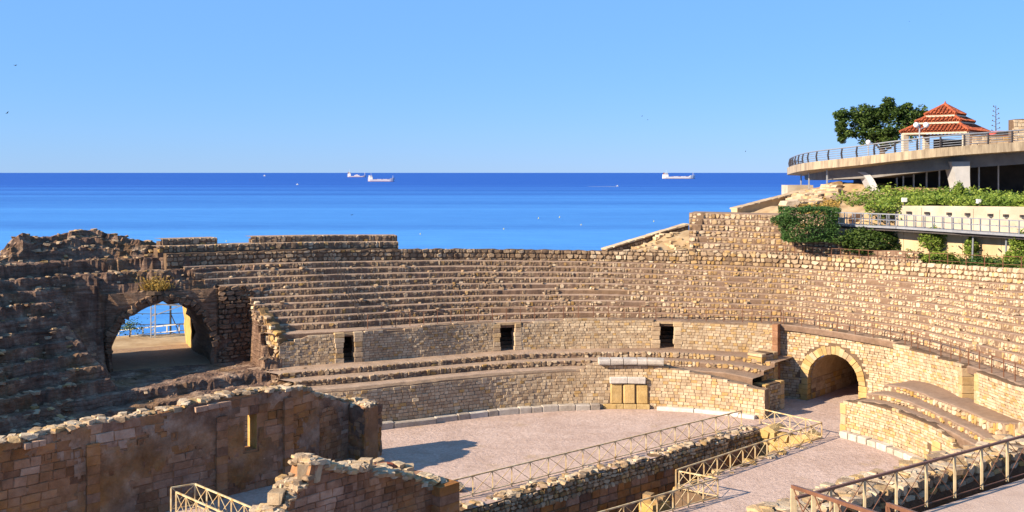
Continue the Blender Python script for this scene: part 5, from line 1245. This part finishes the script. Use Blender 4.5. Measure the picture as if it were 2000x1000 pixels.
# piers
for px, kind in ((1664, 0), (1874, 1), (2050, 1)):
    s = s_at(q, px); x, y = q.xy(s, 2.2); zt0 = zq(s) - FT - .6; tx, ty = q.tan(s); m = MB(); V = []
    zb = hill(x, y) - .6
    for k in range(9):
        u = k / 8; z = zt0 + (zb - zt0) * u
        if kind == 0: cx = -1.3 + 2.1 * u ** .55; wd = .55
        else: cx = -.1 + .45 * u; wd = 1.0 - .35 * math.sin(PI * min(1, u * 1.1) * .55)
        for sx, sy in ((-1, -1), (1, -1), (1, 1), (-1, 1)):
            V.append((x - cx * tx * 1.0 + sx * wd * tx * -.8, y - cx * ty + sx * wd * ty * -.8 + sy * .9, z))
    fs = [(k * 4 + j, k * 4 + (j + 1) % 4, k * 4 + 4 + (j + 1) % 4, k * 4 + 4 + j) for k in range(8) for j in range(4)]
    m.add(V, fs + [(0, 1, 2, 3), (35, 34, 33, 32)]); m.build('pier', 'pier', t)
for px in (1681, 1716, 1751, 1787, 1824, 1936, 1978, 1595, 1558, 1543):
    s = s_at(q, px); x, y = q.xy(s, 5.2 if px > 1600 else 1.2); m = MB(); m.beam((x, y, hill(x, y) - .8), (x, y, zq(s) - .6), .13); m.build('post', 'metal_grey', t)
# promenade railing
rt = thing('promenade_railing', 'grey steel railing with horizontal bars round the promenade edge', 'railing', E_[8]); RI = inset(E_, .22)
for z, w_ in ((1.12, .12), (.88, .05), (.66, .05), (.44, .05), (.22, .05)):
    m = MB(); m.tube([dz(p, z) for p in RI], w_ / 2 + .01, 6); m.build('top_rail' if z > 1 else 'bar', 'steel', rt)
rq_ = Path([(p.x, p.y) for p in RI]); rz = lambda s: float(np.interp(s, rq_.s, [p.z for p in RI])); s = 0
while s < rq_.L:
    x, y = rq_.xy(s); tx, ty = rq_.tan(s); m = MB(); m.beam((x, y, rz(s) - .05), (x - ty * .12, y + tx * .12, rz(s) + .6), .12, .2); m.beam((x - ty * .12, y + tx * .12, rz(s) + .6), (x, y, rz(s) + 1.1), .12, .16); m.build('post', 'metal_dark', rt); s += 2.0
# pavilion
pc = Vector(((1846 - 1000) * 118 / FOC, 118, 18.9)); t = thing('pavilion', 'square pavilion with a three-tiered red tiled roof on white columns', 'pavilion', pc)
def ztop(py): return H - (py - HY) * 118 / FOC
tiers = [(5.35, 3.1, ztop(259), ztop(243)), (3.55, 2.0, ztop(239), ztop(228)), (2.45, .12, ztop(225), ztop(206))]
for k, (ro, ri, z0, z1) in enumerate(tiers):
    rf = MB(); V = []
    for r, z in ((ro, z0), (ri, z1)):
        for j in range(4): a = PI / 2 * j - PI / 2 + .06; V.append(pc + Vector((r * math.cos(a), r * math.sin(a), z - pc.z)))
    rf.add(V, [(j, (j + 1) % 4, 4 + (j + 1) % 4, 4 + j) for j in range(4)]); roof = rf.build('roof_tier', 'roof', t)
    tl = MB()
    for j in range(4):
        A, B, D_, E2 = V[j], V[(j + 1) % 4], V[4 + (j + 1) % 4], V[4 + j]; nr = int((B - A).length / .42)
        nrm = (B - A).cross(E2 - A).normalized(); nrm = nrm if nrm.z > 0 else -nrm
        fall = ((D_ + E2) / 2 - (A + B) / 2); wd = (B - A).length; wt = (D_ - E2).length
        for i in range(nr):
            u = (i + .5) / nr; p0 = A.lerp(B, u); side = abs(u - .5) * wd
            full = 1 if side <= wt / 2 else max(0.0, (wd / 2 - side) / max(.01, (wd / 2 - wt / 2)))
            p1 = p0 + fall * full
            ns = max(1, int((p1 - p0).length / .45))
            for g in range(ns):
                a_, b_ = p0.lerp(p1, g / ns), p0.lerp(p1, min(1, (g + 1.1) / ns)); tl.tube([a_ + nrm * .07, b_ + nrm * .03], [.15, .12], 6, cap=False)
        tl.tube([A + nrm * .08, E2 + nrm * .08], .17, 8)
    o = tl.build('tile_ridges', 'roof', roof); o['kind'] = 'stuff'
    mm = MB(); zc = z0 - .16
    for j in range(4):
        a, b = V[j], V[(j + 1) % 4]; a2 = pc + (a - pc) * .95; b2 = pc + (b - pc) * .95; mm.beam(Vector((a2.x, a2.y, zc)), Vector((b2.x, b2.y, zc)), .24, .2)
    mm.build('eave_beam', 'concrete', t)
    if k: 
        mm = MB(); 
        for j in range(4):
            a = PI / 2 * j - PI / 2 + .06; b = a + PI / 2; rr_ = ro * .86; mm.beam(pc + Vector((rr_ * math.cos(a), rr_ * math.sin(a), z0 - .45 - pc.z)), pc + Vector((rr_ * math.cos(b), rr_ * math.sin(b), z0 - .45 - pc.z)), .2, .9)
        mm.build('tier_wall', 'white', t)
for j in range(4):
    a = PI / 2 * j - PI / 2 + .06; r = 4.75; p = pc + Vector((r * math.cos(a), r * math.sin(a), 0)); m = MB(); m.box((p.x, p.y, (pc.z + ztop(262)) / 2 - .3), (.6, .6, ztop(262) - pc.z + .5), a); m.build('column', 'concrete', t)
m = MB(); m.lathe((pc.x, pc.y, ztop(207)), [(.2, 0), (.25, .2), (.1, .4), (.02, .6)], 8); m.build('finial', 'roof', t)
m = MB(); m.box((pc.x + 1.5, pc.y + 2.5, pc.z + 1.0), (4.5, .3, 2.4), .4); m.build('kiosk_wall', 'dark_wall', t)
# tree
def crown_pts(c, lobes, n, rmin=.55):
    out = []; tn = []
    for i in range(n):
        l = lobes[rnd.randrange(len(lobes))]; d = Vector((rnd.gauss(0, 1), rnd.gauss(0, 1), rnd.gauss(0, 1))).normalized(); r = rmin + (1 - rmin) * rnd.random() ** .6
        p = c + Vector(l[0]) + Vector((d.x * l[1] * r, d.y * l[1] * r, d.z * l[1] * .8 * r)); out.append(p); tn.append(min(1, max(0, rnd.gauss(.42, .2))))
    return out, tn
tc = PD(1722, 243, 126); tb = Vector((tc.x, 126, 18.6)); t = thing('tree', 'large dense dark green tree behind the promenade railing', 'tree', tb)
m = MB(); m.tube([tb - Vector((0, 0, 1)), tb + Vector((.1, 0, 1.4)), tc - Vector((0, 0, .5))], [.42, .32, .12], 10)
for i in range(9):
    a = i * 2.4; m.tube([tb + Vector((0, 0, 1 + i * .25)), tc + Vector((math.cos(a) * 3.6, math.sin(a) * 2.6, -1.2 + 2.4 * math.sin(i * 1.7) * .8))], [.16, .03], 6)
m.build('trunk', 'bark', t)
lob = [((-4.3, 0, 1.0), 1.5), ((-4.7, 0, -1.1), 1.25), ((-2.6, .5, .9), 1.55), ((-3.0, -.5, -1.0), 1.8), ((-.6, 0, -.2), 2.3), ((.6, .3, 1.7), 1.8), ((1.9, 0, 1.6), 1.75), ((3.6, .2, 1.3), 1.7), ((2.4, -.4, -.3), 2.3), ((4.4, .2, -.2), 1.5), ((-1.3, -.6, -1.7), 1.5), ((5.0, 0, .9), .9), ((-5.2, 0, .1), .8), ((.8, -1.2, -1.4), 1.6), ((-1.0, 0, 1.5), 1.7), ((-1.6, -.3, .6), 1.6)]
sub = []
for l in lob:
    for i in range(9): d = Vector((rnd.gauss(0, 1), rnd.gauss(0, 1), rnd.gauss(0, 1))).normalized() * l[1] * .85; sub.append(((l[0][0] + d.x, l[0][1] + d.y, l[0][2] + d.z * .85), l[1] * rnd.uniform(.28, .5)))
p_, tn = crown_pts(tc, sub, 13000, .35); leaves('crown', p_, .19, 'leaf_dark', t, tones=tn)
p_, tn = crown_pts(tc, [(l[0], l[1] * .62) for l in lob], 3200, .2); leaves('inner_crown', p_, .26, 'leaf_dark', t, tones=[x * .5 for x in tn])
# lamps with globes, agave stalk, stone wall, car
def globe_lamp(px, py_top, d, zb, label, two):
    x = (px - 1000) * d / FOC; zt = H - (py_top - HY) * d / FOC; t = thing('street_lamp', label, 'street lamp', (x, d, zb)); m = MB(); m.tube([(x, d, zb), (x, d, zt)], .07, 8); m.build('pole', 'metal_grey', t)
    for s in ((-.32, .62) if two else (0,)):
        if two: m = MB(); m.tube([(x, d, zt - .5), (x + s, d, zt - .3)], .04, 6); m.build('arm', 'metal_grey', t)
        m = MB(); r = .26; m.lathe((x + s, d, zt - .1 if not two else zt - .1), [(max(.02, r * math.sin(PI * k / 10)), -r * math.cos(PI * k / 10)) for k in range(11)], 16); m.build('globe', 'globe', t, True)
globe_lamp(1796, 242, 97.5, 19.0, 'double globe street lamp in front of the pavilion', True)
globe_lamp(1696, 276, 106, 18.2, 'single globe street lamp low in front of the tree', False)
ag = PD(1945, 285, 115); t = thing('agave_stalk', 'tall bare agave flower stalk against the sky right of the pavilion', 'plant', ag); m = MB(); top = PD(1945, 206, 115); m.tube([ag, top], [.07, .03], 6); m.build('stalk', 'bark', t)
for k in range(16):
    z = top.z - .1 - k * .27; s = 1 if k % 2 else -1; l = .25 + .02 * k; m = MB(); m.tube([(top.x, 115, z - .15), (top.x + s * l, 115 + rnd.uniform(-.2, .2), z)], .02, 4); m.lathe((top.x + s * l, 115, z), [(.04, -.04), (.09, .02), (.04, .1)], 6); m.build('flower_branch', 'bark', t)
wq0 = PD(1985, 262, 96); t = thing('stone_wall', 'block of pale stone wall at the right edge behind the promenade railing', 'wall', (wq0.x, 96, 20)); wqp = Path([(wq0.x - .3, 95.9), (wq0.x + 5, 95.5)])
core('wall_body', wqp, 19.0, 22.2, 1.2, 'mortar', t, topj=.04); put_stones(t, lay(wqp, 19.2, 22.25, .36, .55, .02, .25, .05, tone_std(.1, 0, .5, 1), irr=.25), 'brick', 'brick', 'stone', 'small_stones', 100)
wqp = Path([(wq0.x - 3.4, 97.6), (wq0.x + 1, 97.2)]); t = thing('stone_wall', 'low pale stone wall just left of the block at the right edge', 'wall', (wq0.x - 3.4, 97.6, 19.5))
core('wall_body', wqp, 18.9, 20.75, .8, 'mortar', t, topj=.03); put_stones(t, lay(wqp, 19.2, 20.8, .3, .5, .02, .2, .05, tone_std(.1, 0, .4, .9), irr=.25), 'brick', 'brick', 'stone', 'small_stones', 60)
cc = PD(1953, 268, 108); t = thing('parked_car', 'small red car half hidden behind the promenade railing', 'car', (cc.x, 108, cc.z - .75)); z0 = cc.z - .75
m = MB(); prof = [(-1.9, .3), (-1.95, .75), (-1.2, .9), (-.6, 1.4), (.8, 1.42), (1.5, .95), (1.95, .85), (1.98, .3)]; vs = [(cc.x + a, 108 + s, z0 + b) for s in (-.8, .8) for a, b in prof]; n = len(prof); m.add(vs, [tuple(range(n)), tuple(range(n, 2 * n))[::-1]] + [(i, (i + 1) % n, n + (i + 1) % n, n + i) for i in range(n)]); m.build('body', 'red', t)
m = MB(); vs = [(cc.x + a, 107.18, z0 + b) for a, b in ((-1.0, .95), (-.55, 1.33), (.72, 1.35), (1.25, .95))]; m.add(vs, [(0, 1, 2, 3)]); m.build('side_window', 'dark_wall', t)
for dx in (-1.2, 1.2):
    for sy in (-.78, .78):
        m = MB(); m.tube([(cc.x + dx, 108 + sy - .1, z0 + .3), (cc.x + dx, 108 + sy + .1, z0 + .3)], .32, 12); m.build('wheel', 'dark_wall', t)

# ------------------------------------------------------------------ greenery on the slope
def bush(name, label, c, rx, ry, rz_, n, size, mat, cat='shrub', dark=.5, box=False, stems=True, parent_only=False):
    t = thing(name, label, cat, (c[0], c[1], c[2] - rz_)); pts = []; tn = []
    for i in range(n):
        if box:
            q = Vector((rnd.uniform(-1, 1), rnd.uniform(-1, 1), rnd.uniform(-1, 1))); k = max(abs(q.x), abs(q.y), abs(q.z)); q = q / k ** .8
        else:
            d = Vector((rnd.gauss(0, 1), rnd.gauss(0, 1), rnd.gauss(0, 1))).normalized(); q = d * (.55 + .45 * rnd.random() ** .5)
        nn_ = 1 + (.3 if box else .75) * fbm(c[0] + q.x * 1.8, c[1] + q.y * 1.8, q.z * 1.8 + c[2]); p = Vector((c[0] + q.x * rx * nn_, c[1] + q.y * ry * nn_, c[2] + q.z * rz_ * nn_)); pts.append(p); tn.append(min(1, max(0, rnd.gauss(dark, .2))))
    leaves('foliage', pts, size, mat, t, tones=tn)
    m = MB()
    for i in range(6): a = i * 1.05; m.tube([Vector((c[0] + math.cos(a) * rx * .2, c[1] + math.sin(a) * ry * .2, c[2] - rz_ * 1.1)), Vector((c[0] + math.cos(a) * rx * .6, c[1] + math.sin(a) * ry * .6, c[2] + rz_ * .4))], [.06, .02], 5)
    m.build('stems', 'bark', t); return t
iv = PD(1580, 438, 83.6)
bush('ivy_bush', 'big square dark green ivy bush overgrowing the stepped block', (iv.x, iv.y, iv.z), 2.05, 1.5, 1.35, 9000, .11, 'leaf_ivy', 'bush', .5, True)
iv2 = PD(1535, 430, 83.2); bush('ivy_bush', 'trailing left edge of ivy spreading over the stepped block', (iv2.x, iv2.y, iv2.z), 1.15, .8, .5, 1500, .10, 'leaf_ivy', 'bush', .55)
sb = PD(1708, 468, 82.6); bush('grassy_mound', 'dark grassy mound between the ivy bush and the tan wall', (sb.x, sb.y - .2, sb.z - .2), 2.9, 1.1, 1.2, 7500, .13, 'leaf_dark', 'shrub', .42)
for i, (px, py, d, rx, rz_, lab) in enumerate(((1822, 468, 79.0, 1.0, 1.0, 'bright green creeper hanging over the tan wall below the footbridge'), (1896, 483, 76.8, .5, .75, 'small light green shrub in the middle of the tan wall'), (1992, 490, 73.0, .75, 1.4, 'bright green shrub at the right edge in front of the tan wall'), (1835, 505, 78.2, 1.3, .5, 'low green bush behind the railing left of the small shrub'), (1930, 515, 74.8, 1.6, .45, 'low dark bush behind the railing near the right edge'), (1873, 375, 87, .45, .9, 'climbing ivy strand on the white promenade pier'), (1974, 507, 73.4, .5, .6, 'small yellowish bush right of the low dark bush'))):
    c = PD(px, py, d); bush('shrub', lab, c, rx, min(rx, .6), rz_, int(1500 * rx * rz_) + 500, .10, 'leaf_bright' if i not in (4,) else 'leaf_ivy', 'shrub', .5)
# ivy ground cover on the slope
pts = []; tn = []
for i in range(30000):
    px = rnd.uniform(1600, 2070); y = Dp(px) + .15 + (rnd.uniform(0, 11) if rnd.random() < .75 else abs(rnd.gauss(0, .6)))
    x = (px - 1000) * y / FOC
    if x < 32.5 - (y - 84) * .25: continue
    dens = fbm(x * .35, y * .35, 2)
    if x < 34 and dens < -.05: continue
    z = hill(x, y) + .35 * fbm(x * .5, y * .5) + abs(rnd.gauss(0, .28)) + .55 * max(0, fbm(x * .6, y * .6, 6)) ; pts.append((x, y, z)); tn.append(min(1, max(0, rnd.gauss(.45 + .8 * fbm(x * .4, y * .4, 8), .2))))
for i in range(900):
    px = rnd.uniform(1690, 1760) ; y = rnd.uniform(84, 85.2); x = (px - 1000) * y / FOC; pts.append((x, y, 14.5 - abs(rnd.gauss(0, .35)))); tn.append(min(1, max(0, rnd.gauss(.6, .2))))
o = leaves('ivy_ground_cover', pts, .13, 'leaf_bright', None, tones=tn); o['kind'] = 'stuff'; o['label'] = 'bright green ivy covering the slope below the promenade'
pts = []
for i in range(5000):
    px = rnd.uniform(1560, 1640); y = rnd.uniform(86, 98); x = (px - 1000) * y / FOC
    if fbm(x * .5, y * .5, 5) > -.1: pts.append((x, y, hill(x, y) + .35 * fbm(x * .5, y * .5) + abs(rnd.gauss(0, .15))))
o = leaves('dry_grass', pts, .12, 'leaf_dry', None); o['kind'] = 'stuff'; o['label'] = 'dry yellow grass on the slope left of the ivy'
# ground plants behind the right parapet
pts = []
for i in range(9000):
    px = rnd.uniform(1770, 2060); y = Dt(px) - rnd.uniform(.2, 3.5); x = (px - 1000) * y / FOC; f = math.atan2(y - C[1], x - C[0])
    if math.hypot(x - C[0], y - C[1]) > Rg(f) + WT + 1.5: pts.append((x, y, 10.1 + abs(rnd.gauss(0, .38)) * (1 + fbm(x * .6, y * .6))))
o = leaves('undergrowth', pts, .12, 'leaf_dark', None); o['kind'] = 'stuff'; o['label'] = 'dark undergrowth behind the right parapet'

# ------------------------------------------------------------------ ships, boats, buoys, birds
HS = H - SEA
def seap(px, py): d = HS * FOC / (py - HY); return Vector(((px - 1000) * d / FOC, d, SEA))
def ship(label, px0, px1, pyw, hullmat, hh, superh, style):
    c = seap((px0 + px1) / 2, pyw); s = c.y / FOC; L = (px1 - px0) * s; u = s; t = thing('cargo_ship', label, 'ship', c)   # u metres per photo pixel
    W = L * .14; m = MB(); V = []
    stn = [(-.5, .75, 1.15), (-.42, 1, 1.05), (-.3, 1, 1.0), (0, 1, 1.0), (.30, 1, 1.0), (.36, .9, 1.55), (.44, .6, 1.7), (.5, .06, 1.85)]
    for a, wv, k in stn:
        zt = hh * u * k
        for y, z in ((-wv * .5, zt), (-wv * .42, -.5 * u), (wv * .42, -.5 * u), (wv * .5, zt)): V.append((c.x + a * L - (0.03 * L if z < 0 and a > .4 else 0), c.y + y * W, c.z + z))
    m.grid(V, len(stn), 4); 
    for k in range(len(stn) - 1): m.f.append((k * 4, k * 4 + 3, k * 4 + 7, k * 4 + 4))
    m.f.append((0, 1, 2, 3)); m.build('hull', hullmat, t)
    m = MB(); m.grid([(V[k * 4][0], V[k * 4][1] - .3 * u * .2, c.z + z) for k in range(len(stn)) for z in (-.4 * u, .55 * u)], len(stn), 2); m.build('waterline_band', 'rust', t)
    x0 = c.x - .41 * L; z0 = c.z + hh * u
    m = MB(); m.box((x0, c.y, z0 + superh * u * .3), (L * .17, W * .8, superh * u * .6)); m.build('superstructure', 'white', t)
    m = MB(); m.box((x0 + L * .02, c.y, z0 + superh * u * .78), (L * .09, W * .9, superh * u * .4)); b = m.build('bridge', 'white', t)
    m = MB(); m.box((x0 + L * .02, c.y - W * .46, z0 + superh * u * .85), (L * .08, W * .02, superh * u * .1)); m.build('bridge_window', 'dark_wall', b)
    m = MB(); m.box((x0 - L * .05, c.y, z0 + superh * u * .8), (L * .035, W * .3, superh * u * .5)); m.build('funnel', 'rust' if style != 1 else 'white', t)
    m = MB(); m.beam((x0 + L * .02, c.y, z0 + superh * u * .9), (x0 + L * .02, c.y, z0 + superh * u * 1.7), .6 * u * .5); m.build('mast', 'white', t)
    m = MB(); m.beam((c.x + .43 * L, c.y, z0), (c.x + .43 * L, c.y, z0 + superh * u * 1.0), .5 * u); m.build('fore_mast', 'white', t)
    if style == 0:
        m = MB(); m.box((c.x, c.y, z0 + .9 * u), (L * .28, W * .6, 2.0 * u)); m.box((c.x, c.y, z0 + 2.2 * u), (L * .12, W * .5, 1.6 * u)); m.build('deck_house', 'hull', t)
    else:
        for k in range(7): m = MB(); m.box((c.x - .2 * L + k * L * .075, c.y, z0 + .25 * u), (L * .05, W * .6, .7 * u)); m.build('hatch', 'rust' if k % 3 == 0 else 'hull', t)
ship('farthest small cargo ship, left of the pair on the horizon', 679, 715, 346, 'hull', 2.2, 7.5, 0)
ship('pale cargo ship, right of the pair near the middle of the sea', 719, 771, 354.5, 'hull', 4.2, 7.5, 1)
ship('long white cargo ship alone on the right part of the sea', 1294, 1358, 349, 'white', 4.0, 7.5, 2)
for i, (px, py, lab) in enumerate(((581, 361, 'tiny white motorboat left of the ships'), (1206, 364, 'tiny white motorboat with a wake left of the lone ship'), (517, 344, 'tiny distant boat near the horizon at the left'))):
    c = seap(px, py); u = c.y / FOC; t = thing('motorboat', lab, 'boat', c); m = MB(); L = 5 * u; V = []
    for a, wv in ((-.5, .8), (0, 1), (.3, .8), (.5, .05)):
        for y, z in ((-wv * .5, 1.2), (-wv * .3, -.2), (wv * .3, -.2), (wv * .5, 1.2)): V.append((c.x + a * L, c.y + y * L * .3, c.z + z * u))
    m.grid(V, 4, 4); m.f.append((0, 3, 15, 12)); m.build('hull', 'white', t); m = MB(); m.box((c.x - L * .05, c.y, c.z + 1.7 * u), (L * .3, L * .2, 1.4 * u)); m.build('cabin', 'white', t)
c = seap(1190, 364.6); u = c.y / FOC; m = MB(); m.add([(c.x - 42 * u, c.y - 2, SEA + .3), (c.x + 14 * u, c.y - 1, SEA + .3), (c.x + 14 * u, c.y + 18, SEA + .3), (c.x - 42 * u, c.y + 6, SEA + .3)], [(0, 1, 2, 3)])
wk = m.build('boat_wake', 'white'); wk['kind'] = 'structure'; wk['label'] = 'thin white wake trailing behind the motorboat'
names = ['one', 'two', 'three', 'four', 'five', 'six', 'seven', 'eight']
for i, (px, py) in enumerate(((442, 472), (640, 464), (821, 458), (984, 448), (1052, 427), (1093, 425), (1135, 440), (1277, 433))):
    c = seap(px, py); u = c.y / FOC; t = thing('buoy', 'small pale yellow buoy on the water, number %s counting from the left' % names[i], 'buoy', c, 'yellow buoys'); r = .95 * u
    m = MB(); m.lathe(c, [(r * .7, -.3), (r, r * .7), (r * .8, r * 1.6), (r * .3, r * 2.4)], 10); m.build('float', 'yellow', t); m = MB(); m.tube([c + Vector((0, 0, r * 2)), c + Vector((0, 0, r * 3.4))], r * .18, 6); m.build('pole', 'yellow', t)
bn = ['dark bird gliding at the upper left edge of the sky', 'dark bird flying tilted at the left edge above the sea', 'left one of two small birds in the middle right sky', 'right one of two small birds in the middle right sky', 'small bird above the horizon left of the promenade', 'dark bird low over the sea below the left ships', 'dark bird just above the topmost left seat row', 'tiny bird high at the upper right', 'tiny bird at the top right corner of the sky']
for i, (px, py, sz, rl) in enumerate(((30, 128, 7, .05), (14, 221, 7, .8), (1254, 227, 4, .3), (1265, 234, 4, -.3), (1456, 296, 4, 1.0), (687, 420, 5, .2), (547, 463, 4, .9), (1776, 42, 2.5, .3), (1838, 28, 2, .3))):
    c = PD(px, py, 120); u = 120 / FOC * sz * .5; t = thing('bird', bn[i], 'bird', c); cr, sr = math.cos(rl), math.sin(rl)
    m = MB(); m.tube([c + Vector((-.35 * u * 2, 0, 0)), c, c + Vector((.5 * u, 0, .05 * u))], [.03 * u, .2 * u, .06 * u], 8); m.build('body', 'bird', t)
    for s in (-1, 1):
        m = MB(); tip = c + Vector((cr * s * u * 1.1, s * u * .4, sr * u * s + .35 * u)); mid = c + Vector((cr * s * u * .5, s * u * .1, sr * u * .5 * s + .3 * u)); w_ = Vector((.22 * u, .1 * u, -.12 * u)); th = Vector((0, 0, .04 * u))
        m.add([c - w_, c + w_, mid + w_ * .8, mid - w_ * .8, tip, c - w_ + th, c + w_ + th, mid + w_ * .8 + th, mid - w_ * .8 + th], [(0, 1, 2, 3), (3, 2, 4), (5, 8, 7, 6), (8, 4, 7), (0, 3, 8, 5), (1, 6, 7, 2), (3, 4, 8), (2, 7, 4)]); m.build('wing', 'bird', t)
for o in bpy.data.objects:
    if o.type == 'MESH' and o.parent is None and 'kind' not in o and 'category' not in o: print('UNTAGGED', o.name)
